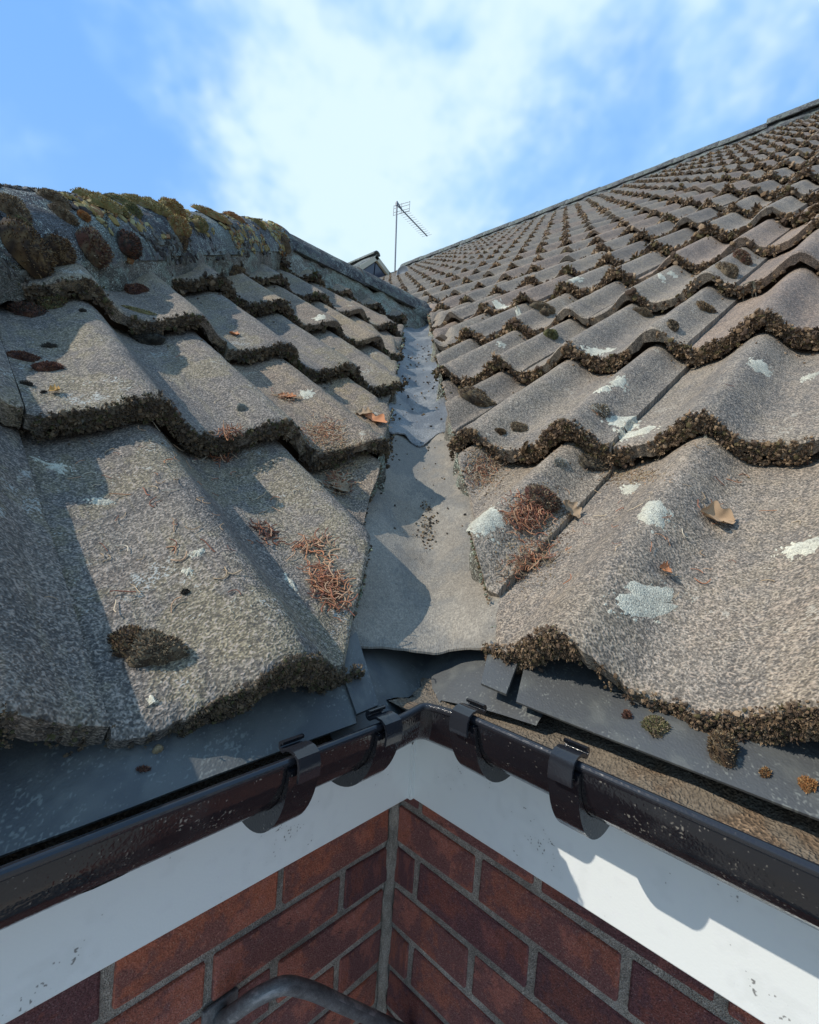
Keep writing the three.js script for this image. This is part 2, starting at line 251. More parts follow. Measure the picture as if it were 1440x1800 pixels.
function makeTile(R, k, i, nu, ns, uvr) {
  const o = R, s0n = o.sE + k * o.gauge, s1 = s0n + o.gauge * 1.13;
  const ua = o.joint + i * 2 * o.per + .0012, ub = o.joint + (i + 1) * 2 * o.per - .0006;
  const lo = s => Math.max(ua, R.uMin(s)), hi = s => Math.min(ub, R.uMax(s));
  // rows that survive the cut
  let a = -1, b = -1; const NS = 48, S = j => s0n + (s1 - s0n) * j / NS; for (let j = 0; j <= NS; j++) if (hi(S(j)) - lo(S(j)) > .006) { if (a < 0) a = j; b = j; }
  if (a < 0 || b - a < 2) return null;
  const sa = S(a), sb = S(b), front = a === 0;
  const G = new Geo(), off = [hash(k, i, 5) * 9, hash(k, i, 6) * 9], top = [], bot = [];
  const rowS = [0, .004 / (sb - sa), .012 / (sb - sa)]; for (let j = 1; j <= ns; j++) rowS.push(lerp(.012 / (sb - sa), 1, j / ns));
  const nr = rowS.length;
  for (let j = 0; j < nr; j++) {
    const sN = lerp(sa, sb, rowS[j]), w = hi(sN) - lo(sN), cl = lo(sN) > ua + 1e-5, ch = hi(sN) < ub - 1e-5;
    const cols = []; for (let c = 0; c <= nu; c++) cols.push(c / nu);
    for (let c = 0; c <= nu; c++) {
      const u = lerp(lo(sN), hi(sN), cols[c]);
      let ss = sN; if (front) ss += (R.edgeS(k, i, u) - s0n) * (1 - smooth(0, .05, sN - s0n));
      let n = R.topN(k, i, u, ss);
      let drop = j === 0 ? .0035 : j === 1 ? .0008 : 0; if (c === 0 || c === nu) drop = Math.max(drop, (c === 0 ? cl : ch) ? .003 : .0012);
      top.push(G.v(R.W(u, ss, n - drop), (u + off[0]) / TM, (ss + off[1]) / TM));
      bot.push([u, ss + (j === 0 ? .002 : 0), n - THICK * (front && j < 2 ? 1 + (vnoise(u * 90, k, i, 77) - .5) * .5 : 1)]);
    }
  }
  const n1 = nu + 1;
  for (let j = 0; j < nr - 1; j++) for (let c = 0; c < nu; c++) { const q = j * n1 + c; G.q(top[q], top[q + 1], top[q + n1 + 1], top[q + n1]); }
  const bi = bot.map(([u, s, n]) => G.v(R.W(u, s, n), (u + off[0]) / TM, (s + off[1]) / TM));
  for (let j = 0; j < nr - 1; j++) for (let c = 0; c < nu; c++) { const q = j * n1 + c; G.q(bi[q], bi[q + n1], bi[q + n1 + 1], bi[q + 1]); }
  const side = (x, y) => { // vertical wall between neighbours x and y of the grid, with own vertices
    const cp = (id, dv) => G.v(V3(G.p[id * 3], G.p[id * 3 + 1], G.p[id * 3 + 2]), G.uv[id * 2] , G.uv[id * 2 + 1] + dv); const A = cp(top[x], 0), B = cp(top[y], 0), C = cp(bi[y], THICK / TM), D = cp(bi[x], THICK / TM); G.q(A, D, C, B); };
  for (let c = 0; c < nu; c++) { side(c, c + 1); side((nr - 1) * n1 + c + 1, (nr - 1) * n1 + c); }
  for (let j = 0; j < nr - 1; j++) { side((j + 1) * n1, j * n1); side(j * n1 + nu, (j + 1) * n1 + nu); }
  return G.build();
}
function buildRoof(R, roof, mats, iMin, iMax) {
  const list = [];
  for (let k = 0; k <= R.k1; k++) for (let i = iMin; i <= iMax; i++) {
    const um = R.joint + (i + .5) * 2 * R.per, sm = R.sE + (k + .4) * R.gauge;
    const P = R.W(clamp(um, R.uMin(sm), R.uMax(sm)), sm, 0), d = P.distanceTo(CAM); if (um + R.per < R.uMin(sm + .3) && um + R.per < R.uMin(sm - .2)) continue;
    list.push({ k, i, d });
  }
  list.sort((a, b) => a.d - b.d); const rest = []; let cnt = 0;
  for (const { k, i, d } of list) {
    const g = d < .75 ? makeTile(R, k, i, 56, 26) : d < 1.6 ? makeTile(R, k, i, 36, 10) : d < 4 ? makeTile(R, k, i, 22, 3) : makeTile(R, k, i, 14, 1);
    if (!g) continue;
    if (cnt < 295) { part(cnt ? 'tile_' + String(cnt).padStart(3, '0') : 'tile', g, mats[Math.floor(hash(k, i, 3) * mats.length)], roof); cnt++; } else rest.push(g);
  }
  if (rest.length) part('far_tiles', mergeGeometries(rest), mats[0], roof).userData.kind = 'stuff';
  return cnt;
}
const roofR = group('tiled_roof', 'long sunlit slope of wavy grey-brown concrete tiles with brown moss in every course edge', 'roof');
const roofL = group('tiled_roof', 'short tiled slope below the mossy hip, its tile edges black with shade and moss', 'roof');
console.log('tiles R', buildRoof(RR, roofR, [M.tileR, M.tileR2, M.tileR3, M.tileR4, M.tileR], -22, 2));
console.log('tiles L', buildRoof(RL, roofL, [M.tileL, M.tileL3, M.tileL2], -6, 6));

// boarding under the tiles (keeps light out of the loft)
{
  const deck = (R, pts, roof) => { const G = new Geo(); const a = pts.map(([u, s]) => G.v(R.W(u, s, -.098))), b = pts.map(([u, s]) => G.v(R.W(u, s, -.112))); const n = pts.length;
    const tri = THREE.ShapeUtils.triangulateShape(pts.map(p => new THREE.Vector2(...p)), []); for (const [x, y, z] of tri) { G.t(a[x], a[y], a[z]); G.t(b[x], b[z], b[y]); } for (let k = 0; k < n; k++) { const l = (k + 1) % n; G.q(a[k], b[k], b[l], a[l]); } part('roof_boarding', G.build(.3), M.timber, roof); };
  const S1 = RR.sE + 22.2 * RR.gauge;
  deck(RR, [[.12, -.06], [1.0, -.06], [1.0, S1], [-6.3, S1], [-6.3, STOP + .1], [-STOP * RR.c + .05, STOP + .1], [0.12, .02]], roofR);
  const sr = -HIPX / RL.c; deck(RL, [[-.62, -.07], [-.1, -.07], [-.1, .0], [sr * RL.c - .05, sr], [.62, sr]], roofL);
}
// unseen filler strips added under each course edge to block sky light in gaps
for (const [R, roof, kMax] of [[RR, roofR, 7], [RL, roofL, 5]]) for (let k = 0; k <= kMax; k++) {
  const s = R.sE + k * R.gauge + .05, a = R.uMin(s) + .010, b = R.uMax(s) - .010; if (b - a < .05) continue; const n = Math.ceil((b - a) / .012), G = new Geo(), rows = [];
  for (let q = 0; q <= n; q++) { const u = lerp(a, b, q / n), top = R.topN(k, R.tileIndex(u), u, s) - THICK * .55; rows.push([[0, top], [.02, top], [.02, -.105], [0, -.105]].map(([ds, nn]) => G.v(R.W(u, s + ds, nn), u * 2, nn * 2))); }
  for (let q = 0; q < n; q++) for (let j = 0; j < 4; j++) { const l = (j + 1) % 4; G.q(rows[q][j], rows[q + 1][j], rows[q + 1][l], rows[q][l]); }
  part('gap_filler', G.build(.5), M.timber, roof);
}
console.log('roof done');

/* ------------------------------------------------------------------ hip, ridges and their mortar */
function halfRound(r, th, a0 = -.15, n = 18) { const p = []; for (let k = 0; k <= n; k++) { const t = lerp(-a0, Math.PI + a0, k / n) ; p.push([r * Math.cos(t), r * Math.sin(t)]); } for (let k = n; k >= 0; k--) { const t = lerp(-a0, Math.PI + a0, k / n); p.push([(r - th) * Math.cos(t), (r - th) * Math.sin(t)]); } return p; }
function axisFrames(A, B, n, wob = 0, seed = 0) { const d = B.clone().sub(A).normalize(), a = V3(d.z, 0, -d.x).normalize(), b = d.clone().cross(a).multiplyScalar(1); if (b.y < 0) b.negate(); const f = []; for (let k = 0; k <= n; k++) { const o = A.clone().lerp(B, k / n); if (wob) o.y += (vnoise(k * .9, seed) - .5) * wob; f.push({ o, a: a.clone(), b: b.clone() }); } return f; }
function roughen(g, amp, fr, seed) { const p = g.attributes.position, n = g.attributes.normal; for (let i = 0; i < p.count; i++) { const x = p.getX(i), y = p.getY(i), z = p.getZ(i), k = (fbm(x * fr, y * fr, z * fr, seed, 3) - .5) * 2 * amp; p.setXYZ(i, x + n.getX(i) * k, y + n.getY(i) * k, z + n.getZ(i) * k); } g.computeVertexNormals(); return g; }
const hipDir = V3(1, -tL * 1.10, HIPM).normalize();
const hipA = V3(HIPX, RL.h - tL * HIPX - .016, HIPZ);
const hipFrame = (() => { const a = V3(hipDir.z, 0, -hipDir.x).normalize(), b = hipDir.clone().cross(a); if (b.y < 0) b.negate(); return { a, b }; })();
{
  // hip tiles run from the apex down to the corner behind the camera's left
  const L = 1.56 / hipDir.x, N = 5, step = L / N;
  for (let k = 0; k < N; k++) {
    const A = hipA.clone().addScaledVector(hipDir, k * step - .03), B = hipA.clone().addScaledVector(hipDir, (k + 1) * step + .02);
    A.y += -.014; B.y += -.006;
    const fr = []; const n = 26; for (let q = 0; q <= n; q++) fr.push({ o: A.clone().lerp(B, q / n), a: hipFrame.a, b: hipFrame.b });
    const g = roughen(sweep(halfRound(.101, .016, -.12, 34), fr, 2), .004, 34, 60 + k); part('hip_tile', g, M.hip, roofL);
  }
  // ridge of the shaded slope into the valley head
  const rz = [HIPZ + .02, HIPZ - .40, HIPZ - .76];
  for (let k = 0; k < 2; k++) { const y = RL.h - tL * HIPX - .040; part('ridge_tile', roughen(sweep(halfRound(.100, .015, -.1, 20), axisFrames(V3(HIPX, y + .004, rz[k] + .02), V3(HIPX, y - .004, rz[k + 1]), 12), 2), .003, 40, 80 + k), M.hip, roofL); }
  { const y = RL.h - tL * HIPX, b = slab([V3(HIPX + .15, y - .165, HIPZ + .05), V3(HIPX + .15, y - .165, HIPZ - .78), V3(HIPX + .085, y - .03, HIPZ - .78), V3(HIPX + .085, y - .03, HIPZ + .05)], RL.en, .05, 2, 60, 6, p => (fbm(p.z * 22, p.y * 22, 0, 4, 3) - .5) * .035); part('ridge_mortar', b, M.bed, roofL); }
  // mortar at the ridge head
  const blob = new THREE.SphereGeometry(1, 24, 16); blob.scale(.11, .10, .12); blob.translate(HIPX + .005, RL.h - tL * HIPX - .055, HIPZ - .76); part('mortar_head', roughen(blob, .016, 22, 7), M.hip, roofL);
  // mortar bed along the hip on this slope
  const G = new Geo(), rows = []; const n = 150, m = 10;
  for (let q = 0; q <= n; q++) { const t = L * q / n, o = hipA.clone().addScaledVector(hipDir, t), row = [];
    const start = o.clone().addScaledVector(hipFrame.a, .098).addScaledVector(hipFrame.b, .014); let [u, s, nn] = RL.L(start);
    const st2 = o.clone().addScaledVector(hipFrame.a, -.098).addScaledVector(hipFrame.b, .014); const l2 = RL.L(st2); if (l2[0] > u) { u = l2[0]; s = l2[1]; nn = l2[2]; }
    for (let j = 0; j <= m; j++) { const f = j / m, uu = u - .006 + f * (.018 + .024 * vnoise(t * 22, 3)), n1 = lerp(nn - .004, -.05, f * f) + (fbm(t * 60, j * .6, 2, 9, 3) - .5) * .016; const P = RL.W(uu, s - f * .012, n1); row.push(G.v(P, t * 2, f * .2)); } rows.push(row); }
  for (let q = 0; q < n; q++) for (let j = 0; j < m; j++) G.q(rows[q][j], rows[q + 1][j], rows[q + 1][j + 1], rows[q][j + 1]);
  part('hip_mortar', G.build(), M.bed, roofL);
  // plain far faces of the hipped roof (seen only from elsewhere)
  const yr = RL.h - tL * HIPX - .03, ap = V3(HIPX, yr, HIPZ), far = V3(2 * HIPX, RL.h - .1, HIPZ + 1.4), cn = V3(.03, RL.h - .14, HIPZ + 1.36), bk = V3(2 * HIPX, RL.h - .1, -1.5), ar = V3(HIPX, yr, HIPZ - .76);
  const H = new Geo(); const I = [ap, cn, far, ar, bk].map(p => H.v(p.clone().add(V3(0, -.06, 0)), p.x * 2, p.z * 2)); H.t(I[0], I[2], I[1]); H.q(I[0], I[3], I[4], I[2]); part('rear_slopes', H.build(.3), M.tileL, roofL);

  // ridge of the sunny slope
  const sR = RR.sE + 22.12 * RR.gauge, C0 = RR.W(0, sR, -.06);
  let x = -6.3, kk = 0; while (x < .98) { const x2 = Math.min(x + .45, 1.0), raise = x > -1.0 ? .035 + hash(kk, 4) * .03 : 0; const g = sweep(halfRound(.115, .016, -.1, 14), axisFrames(V3(x + .004, C0.y + raise + (hash(kk, 1) - .5) * .008, C0.z), V3(x2 + .012, C0.y + raise + .006 + (hash(kk, 2) - .5) * .008, C0.z), 4), 2); part('ridge_tile', roughen(g, .006, 20, kk + 30), M.hip, roofR); x = x2; kk++; }
  const bedG = slab([V3(-6.3, C0.y - .04, C0.z + .13), V3(1, C0.y - .04, C0.z + .13), V3(1, C0.y + .06, C0.z + .06), V3(-6.3, C0.y + .06, C0.z + .06)], RR.en, .05, 2, 160, 3, p => (fbm(p.x * 14, p.y * 14, 0, 4, 3) - .5) * .05); part('ridge_mortar', bedG, M.hip, roofR);
  const rb = new Geo(); const q = [V3(-6.3, C0.y, C0.z), V3(1, C0.y, C0.z), V3(1, C0.y - 4.2, C0.z - 6), V3(-6.3, C0.y - 4.2, C0.z - 6)].map(p => rb.v(p, p.x * 2, p.z * 2)); rb.q(q[0], q[1], q[2], q[3]); part('rear_slope', rb.build(), M.tileR, roofR);
}

/* ------------------------------------------------------------------ valley: two overlapping sheets and the mortar that closes the cut tiles */
const valleyPt = (m, d, h) => V3(m + d / 2, h - .69 * m + .35 * (Math.sqrt(d * d + .0016) - .04), m - d / 2);
function valleySheet(m0, m1, w, h, th, nm, nd, wob, edge) {
  const G = new Geo();
  for (const s of [0, 1]) { const r = []; for (let j = 0; j <= nm; j++) for (let i = 0; i <= nd; i++) { const f = j / nm, d = lerp(-w, w, i / nd); let m = lerp(m0, m1, f); m += edge(d) * (1 - f); const P = valleyPt(m, d, h - s * th); P.y += wob(m, d); r.push(G.v(P, m * 1.4 * 2, d * 2)); }
    for (let j = 0; j < nm; j++) for (let i = 0; i < nd; i++) { const a = r[j * (nd + 1) + i], b = a + 1, c = a + nd + 2, e = a + nd + 1; s ? G.q(a, e, c, b) : G.q(a, b, c, e); } }
  const o = (nm + 1) * (nd + 1); for (let i = 0; i < nd; i++) { const cp = k => G.v(V3(G.p[k * 3], G.p[k * 3 + 1], G.p[k * 3 + 2]), G.uv[k * 2], G.uv[k * 2 + 1]); G.q(cp(i), cp(i + o), cp(i + 1 + o), cp(i + 1)); }
  return G.build();
}
{
  const t = group('valley_flashing', 'grey dusty sheet trough running up between the two tiled slopes', 'flashing');
  part('lower_sheet', valleySheet(.027, -.52, .122, .150, .0018, 60, 40, (m, d) => (fbm(m * 16, d * 14, 0, 3, 3) - .5) * .006 + .017 * smooth(-.13, .02, m) + .010 * smooth(.02, .09, d) * smooth(-.05, .03, m), d => .016 * smooth(.02, .1, Math.abs(d)) + (vnoise(d * 60, 1) - .5) * .0025), M.lead, t);
  part('upper_sheet', valleySheet(-.33, -1.62, .112, .1565, .0025, 120, 36, (m, d) => (fbm(m * 17, d * 12, 0, 8, 3) - .5) * .020 + (vnoise(m * 55, d * 25, 0, 9) - .5) * .005, d => -.028 * smooth(.0, .06, d) + (vnoise(d * 55, 6) - .5) * .022), M.lead2, t);
  // mortar fillets below the cut edges
  const fillet = (R, roof, side) => { const G = new Geo(), rows = [], n = 220, m = 8; const s0 = side > 0 ? -.03 : -.03, s1 = 1.75;
    for (let q = 0; q <= n; q++) { const s = lerp(s0, s1, q / n); let u = side > 0 ? R.uMin(s) : R.uMax(s); const row = [];
      const Pt = R.W(u + side * .006, s, R.topN(clamp(Math.floor((s - R.sE) / R.gauge), 0, R.k1), R.tileIndex(u + side * .01), u + side * .01, s) - .014); const m0 = (Pt.x + Pt.z) / 2, d0 = Pt.x - Pt.z;
      for (let j = 0; j <= m; j++) { const f = j / m, d = d0 - side * f * .010 - side * (fbm(s * 45, j * .7, 1, 12, 3) - .5) * .012; const B = valleyPt(m0, d, .148); const P = V3(m0 + d / 2, lerp(Pt.y, B.y - .004, f), m0 - d / 2); P.y += (vnoise(s * 70, j * .5, 2, 5) - .5) * .005 * Math.sin(Math.PI * f); row.push(G.v(P, s * 2, f * .1)); } rows.push(row); }
    for (let q = 0; q < n; q++) for (let j = 0; j < m; j++) side > 0 ? G.q(rows[q][j], rows[q + 1][j], rows[q + 1][j + 1], rows[q][j + 1]) : G.q(rows[q][j], rows[q][j + 1], rows[q + 1][j + 1], rows[q + 1][j]);
    part('valley_mortar', G.build(), M.bed, roof); };
  fillet(RR, roofR, 1); fillet(RL, roofL, -1);
}

/* ------------------------------------------------------------------ eaves trays (black plastic felt support) */
const trayLY = x => .128 - .55 * (x - .06), trayRY = z => .141 - .55 * (z - .035);
{
  const nL = V3(.55, 1, 0).normalize(), nR = V3(0, 1, .55).normalize(), L = (x, z, o = 0) => V3(x, trayLY(x) + o, z), Rr = (x, z, o = 0) => V3(x, trayRY(z) + o, z);
  const wl = p => (fbm(p.x * 9, p.z * 9, 0, 5, 2) - .5) * .005;
  thing(new THREE.Mesh(slab([L(-.13, .9), L(.06, .9), L(.06, .127), L(-.13, .02)], nL, .0016, 2, 14, 40, wl), M.tray), 'eaves_tray', 'dark plastic eaves sheet in the shade below the mossy hip slope, dipping into the gutter', 'eaves tray');
  thing(new THREE.Mesh(slab([Rr(.055, -.13), Rr(.124, .035), Rr(1.1, .035), Rr(1.1, -.13)], nR, .0016, 2, 14, 50, wl), M.tray), 'eaves_tray', 'dusty plastic eaves sheet in sunlight below the thick crumbling tile edge', 'eaves tray');
  // narrow flaps either side of the valley mouth
  thing(new THREE.Mesh(slab([L(.010, .108, .004), L(.0575, .1245, .004), L(.0565, .104, .004), L(-.004, .076, .004)], nL, .0022, 2, 6, 6), M.tray), 'eaves_flap', 'narrow dark plastic flap on the shaded side of the valley mouth', 'flap');
  thing(new THREE.Mesh(slab([Rr(.058, -.035, .006), Rr(.094, .036, .005), Rr(.1165, .037, .005), Rr(.096, -.03, .006)], nR, .0022, 2, 6, 6), M.tray), 'eaves_flap', 'pale dusty plastic flap on the sunny side of the valley mouth', 'flap');
  // trough under the hanging sheet: the two eaves planes meet in it and it pours into the gutter corner
  const G = new Geo(), yv = (x, z) => { const a = trayLY(x), b = trayRY(z), k = .012; return Math.max(a, b) + k * Math.exp(-Math.abs(a - b) / k) * .5 - .0085 - .024 * Math.exp(-Math.abs(a - b) / .03) + (vnoise(x * 40, z * 40, 0, 3) - .5) * .002; };
  const patch = (x0, x1, z0, z1, nx, nz) => { const r = []; for (let j = 0; j <= nz; j++) for (let i = 0; i <= nx; i++) { const x = lerp(x0, x1, i / nx), z = lerp(z0, z1, j / nz); r.push(G.v(V3(x, yv(x, z), z), x * 2, z * 2)); } for (let j = 0; j < nz; j++) for (let i = 0; i < nx; i++) { const a = j * (nx + 1) + i; G.q(r[a], r[a + nx + 1], r[a + nx + 2], r[a + 1]); } };
  patch(-.22, .056, -.22, .14, 28, 34); patch(.056, .14, -.22, .034, 10, 24);
  thing(new THREE.Mesh(G.build(), M.tray), 'valley_tray', 'dark trough piece below the hanging end of the valley sheet, pouring into the gutter corner', 'valley tray');
}

/* ------------------------------------------------------------------ fascias, soffits */
const WALL = -.30;
{
  const f1 = new RoundedBoxGeometry(.018, .126, 1.16, 2, .0015); f1.translate(-.009, .063, .58); uvBox(f1, 2);
  thing(new THREE.Mesh(f1, M.fascia), 'fascia_board', 'white plastic fascia board in full shade above the redder brick wall', 'fascia');
  const f2 = new RoundedBoxGeometry(1.13, .126, .018, 2, .0015); f2.translate(.55, .0635, -.009); uvBox(f2, 2);
  thing(new THREE.Mesh(f2, M.fascia), 'fascia_board', 'white plastic fascia board with scalloped gutter shadows and a sunlit lower half', 'fascia');
  const trim = new THREE.BoxGeometry(.004, .12, .004); trim.translate(.0015, .0605, .0015); thing(new THREE.Mesh(trim, M.fascia), 'corner_trim', 'thin white trim strip where the two fascia boards meet', 'trim');
  const s1 = new THREE.BoxGeometry(.30, .009, 1.45); s1.translate(-.169, .0075, .43); uvBox(s1, 2); thing(new THREE.Mesh(s1, M.fascia), 'soffit_board', 'white soffit under the shaded eave, behind its fascia', 'soffit');
  const s2 = new THREE.BoxGeometry(1.4, .009, .28); s2.translate(.685, .0085, -.159); uvBox(s2, 2); thing(new THREE.Mesh(s2, M.fascia), 'soffit_board', 'white soffit under the sunny eave, behind its fascia', 'soffit');
  const tri = new THREE.ConeGeometry(.0045, .008, 3); tri.rotateX(Math.PI); tri.translate(.004, .057, .006); thing(new THREE.Mesh(tri, M.pvc), 'black_clip', 'tiny black plastic point stuck at the fascia corner', 'clip');
}
function uvBox(g, s) { const p = g.attributes.position, n = g.attributes.normal, uv = []; for (let i = 0; i < p.count; i++) { const ax = Math.abs(n.getX(i)), ay = Math.abs(n.getY(i)), az = Math.abs(n.getZ(i)); if (ax > ay && ax > az) uv.push(p.getZ(i) * s, p.getY(i) * s); else if (ay > az) uv.push(p.getX(i) * s, p.getZ(i) * s); else uv.push(p.getX(i) * s, p.getY(i) * s); } g.setAttribute('uv', new THREE.Float32BufferAttribute(uv, 2)); return g; }

/* ------------------------------------------------------------------ half round gutter: two lengths, a corner angle, straps with clips */
const GC = .041, GY = .1345;                                 // centre line distance from the fascia, rim height
function gutterProfile(r, th, a0, a1, lip, dep = 1, n = 26) { // points (distance from fascia, height)
  const o = []; for (let k = 0; k <= n; k++) { const t = lerp(a0, a1, k / n); o.push([GC + r * Math.cos(t), GY + r * dep * Math.sin(t)]); }
  for (let k = n; k >= 0; k--) { const t = lerp(a0, a1, k / n); o.push([GC + (r - th) * Math.cos(t), GY + (r - th) * dep * Math.sin(t)]); }
  return o;
}
const rimProfile = r => Array.from({ length: 14 }, (_, q) => [GC + r - .0014 + .0026 * Math.cos(q / 14 * 2 * Math.PI), GY + .0012 + .0026 * Math.sin(q / 14 * 2 * Math.PI)]);
const along = { left: (t) => ({ o: V3(0, -.0035, t), a: V3(1, 0, 0), b: V3(0, 1, 0) }), right: (t) => ({ o: V3(t, .0035, 0), a: V3(0, 0, 1), b: V3(0, 1, 0) }) };
const PI = Math.PI, prof = gutterProfile(.039, .002, PI + .1, 2 * PI, true);
function bracket(parent, side, t0, w, rOut, name) {
  const F = along[side]; const body = []; for (let k = 0; k <= 30; k++) { const t = lerp(PI + .05, 2 * PI - .04, k / 30); body.push([GC + .0418 * Math.cos(t), GY + rOut * Math.sin(t)]); } for (let k = 30; k >= 0; k--) { const t = lerp(PI + .05, 2 * PI - .04, k / 30); body.push([GC + .0394 * Math.cos(t), GY + .0394 * Math.sin(t)]); } const ph = w * .5;
  const rd = .0018; const frames = [t0, t0 + rd, t0 + w - rd, t0 + w].map(t => F(t)); const st = part(name, sweep(body, frames, 2, true, .5), M.pvc, parent);
  // clip folded over the rim and curled inwards
  const cw = Math.min(.014, w), c0 = t0 + (w - cw) / 2, x = GC + .0393, y = GY + .002;
  const path = [[x + .0046, y - .010], [x + .0052, y - .006], [x + .0050, y - .0015], [x + .0036, y + .0018], [x + .0008, y + .0032], [x - .004, y + .0034], [x - .0075, y + .0022], [x - .0095, y + .0004]];
  for (let q = 0; q <= 9; q++) { const t = PI * 1.5 - q / 9 * 3.6; path.push([x - .0112 + .0032 * Math.cos(t), y + .0034 + .0032 * Math.sin(t)]); }
  const th = .0018, prf = path.map(p => p.slice()), back = []; for (let k = path.length - 1; k >= 0; k--) { const p = path[k], a = path[Math.max(0, k - 1)], b = path[Math.min(path.length - 1, k + 1)]; const dx = b[0] - a[0], dy = b[1] - a[1], l = Math.hypot(dx, dy); back.push([p[0] + dy / l * th, p[1] - dx / l * th]); }
  part('clip', sweep([...prf, ...back], [c0, c0 + cw].map(t => F(t)), 2, true, .6), M.worn, st);
}
{
  const gl = group('gutter', 'black half round gutter in shade along the fascia below the mossy hip slope', 'gutter');
  part('channel', sweep(prof, [.113, .3, .45, .6, .75, .9, 1.1].map(along.left), 2, true, .5), M.pvc, gl); part('rim', sweep(rimProfile(.039), [.115, 1.1].map(along.left), 2, true, .6), M.worn, gl); bracket(gl, 'left', .172, .020, .053, 'bracket'); bracket(gl, 'left', .92, .020, .053, 'bracket');
  const gr = group('gutter', 'black half round gutter in sun with dusty specks, below the crumbling tile edge', 'gutter');
  part('channel', sweep(prof, [.109, .3, .45, .6, .75, .9, 1.05].map(along.right), 2, true, .5), M.pvc, gr); part('rim', sweep(rimProfile(.039), [.111, 1.05].map(along.right), 2, true, .6), M.worn, gr); bracket(gr, 'right', .175, .018, .053, 'bracket'); bracket(gr, 'right', .9, .018, .053, 'bracket');
  // corner angle with a small rounding
  const ga = group('gutter_angle', 'black gutter corner piece joining the two gutters below the valley mouth', 'gutter corner');
  const P2 = gutterProfile(.0405, .002, PI + .35, 2 * PI, true), r = .006, fr = []; fr.push({ t: 'l', z: .115 }, { t: 'l', z: .105 }); for (let k = 0; k <= 8; k++) fr.push({ t: 'c', a: k / 8 }); fr.push({ t: 'r', z: .105 }, { t: 'r', z: .115 });
  const G = new Geo(), rows = [], np = P2.length; let acc = 0;
  for (const f of fr) { acc += .03; rows.push(Array.from({ length: np + 1 }, (_, i) => { const [d, y] = P2[i % np]; let P; if (f.t === 'l') P = V3(d, y - .0022, f.z); else if (f.t === 'r') P = V3(f.z, y + .0022, d); else { const th = PI + f.a * PI / 2; P = V3(d + r + r * Math.cos(th), y, d + r + r * Math.sin(th)); } return G.v(P, i / np * .4, acc * 2); })); }
  for (let k = 1; k < rows.length; k++) for (let i = 0; i < np; i++) G.q(rows[k - 1][i], rows[k][i], rows[k][i + 1], rows[k - 1][i + 1]);
  { const q = GC + .0405 - .0012, pts = [V3(q, GY - .0013, .115), V3(q, GY - .001, .105), V3(q, GY + .0008, q + r + .003)]; for (let k = 0; k <= 6; k++) { const th = PI + k / 6 * PI / 2; pts.push(V3(q + r + r * Math.cos(th), GY + .0012, q + r + r * Math.sin(th))); } pts.push(V3(q + r + .003, GY + .0018, q), V3(.105, GY + .0036, q), V3(.115, GY + .0038, q)); const rg = tube(pts, .0026, 12, 60); part('rim', rg, M.worn, ga); }
  part('channel', G.build(.5), M.pvc, ga); bracket(ga, 'left', .107, .021, .050, 'union_strap'); bracket(ga, 'right', .103, .021, .050, 'union_strap');
  // silt lying in the gutters
  const silt = (side, a, b, seed) => { const g = new Geo(), n = 90, m = 14, rw = []; for (let k = 0; k <= n; k++) { const t = lerp(a, b, k / n), row = []; for (let j = 0; j <= m; j++) { const d0 = lerp(side === 'left' ? .014 : .006, side === 'left' ? .068 : .075, j / m); const tt = side === 'left' ? Math.max(t, k === 0 ? d0 : t) : Math.max(t, k === 0 ? d0 : t); const y = (side === 'left' ? .104 : .119) + .008 * Math.pow(1 - j / m, 3) + .002 * Math.cos(j / m * 6) + (fbm(t * 30, d0 * 30, 0, seed, 4) - .5) * .014; row.push(g.v(side === 'left' ? V3(d0, y, tt) : V3(tt, y, d0), t * 2, d0 * 2)); } rw.push(row); }
    for (let k = 1; k <= n; k++) for (let j = 0; j < m; j++) side === 'left' ? g.q(rw[k - 1][j], rw[k][j], rw[k][j + 1], rw[k - 1][j + 1]) : g.q(rw[k - 1][j], rw[k - 1][j + 1], rw[k][j + 1], rw[k][j]); return g.build(); };
  const sl = thing(new THREE.Mesh(silt('left', .02, 1.08, 3), M.silt), 'gutter_silt', 'dry silt lying in the shaded gutter', 'silt'); sl.userData.kind = 'stuff';
  const sr = thing(new THREE.Mesh(silt('right', .02, 1.04, 4), M.silt), 'gutter_silt', 'sunlit tan silt lying in the gutter below the crumbling tile edge', 'silt'); sr.userData.kind = 'stuff';
}
console.log('gutters done');

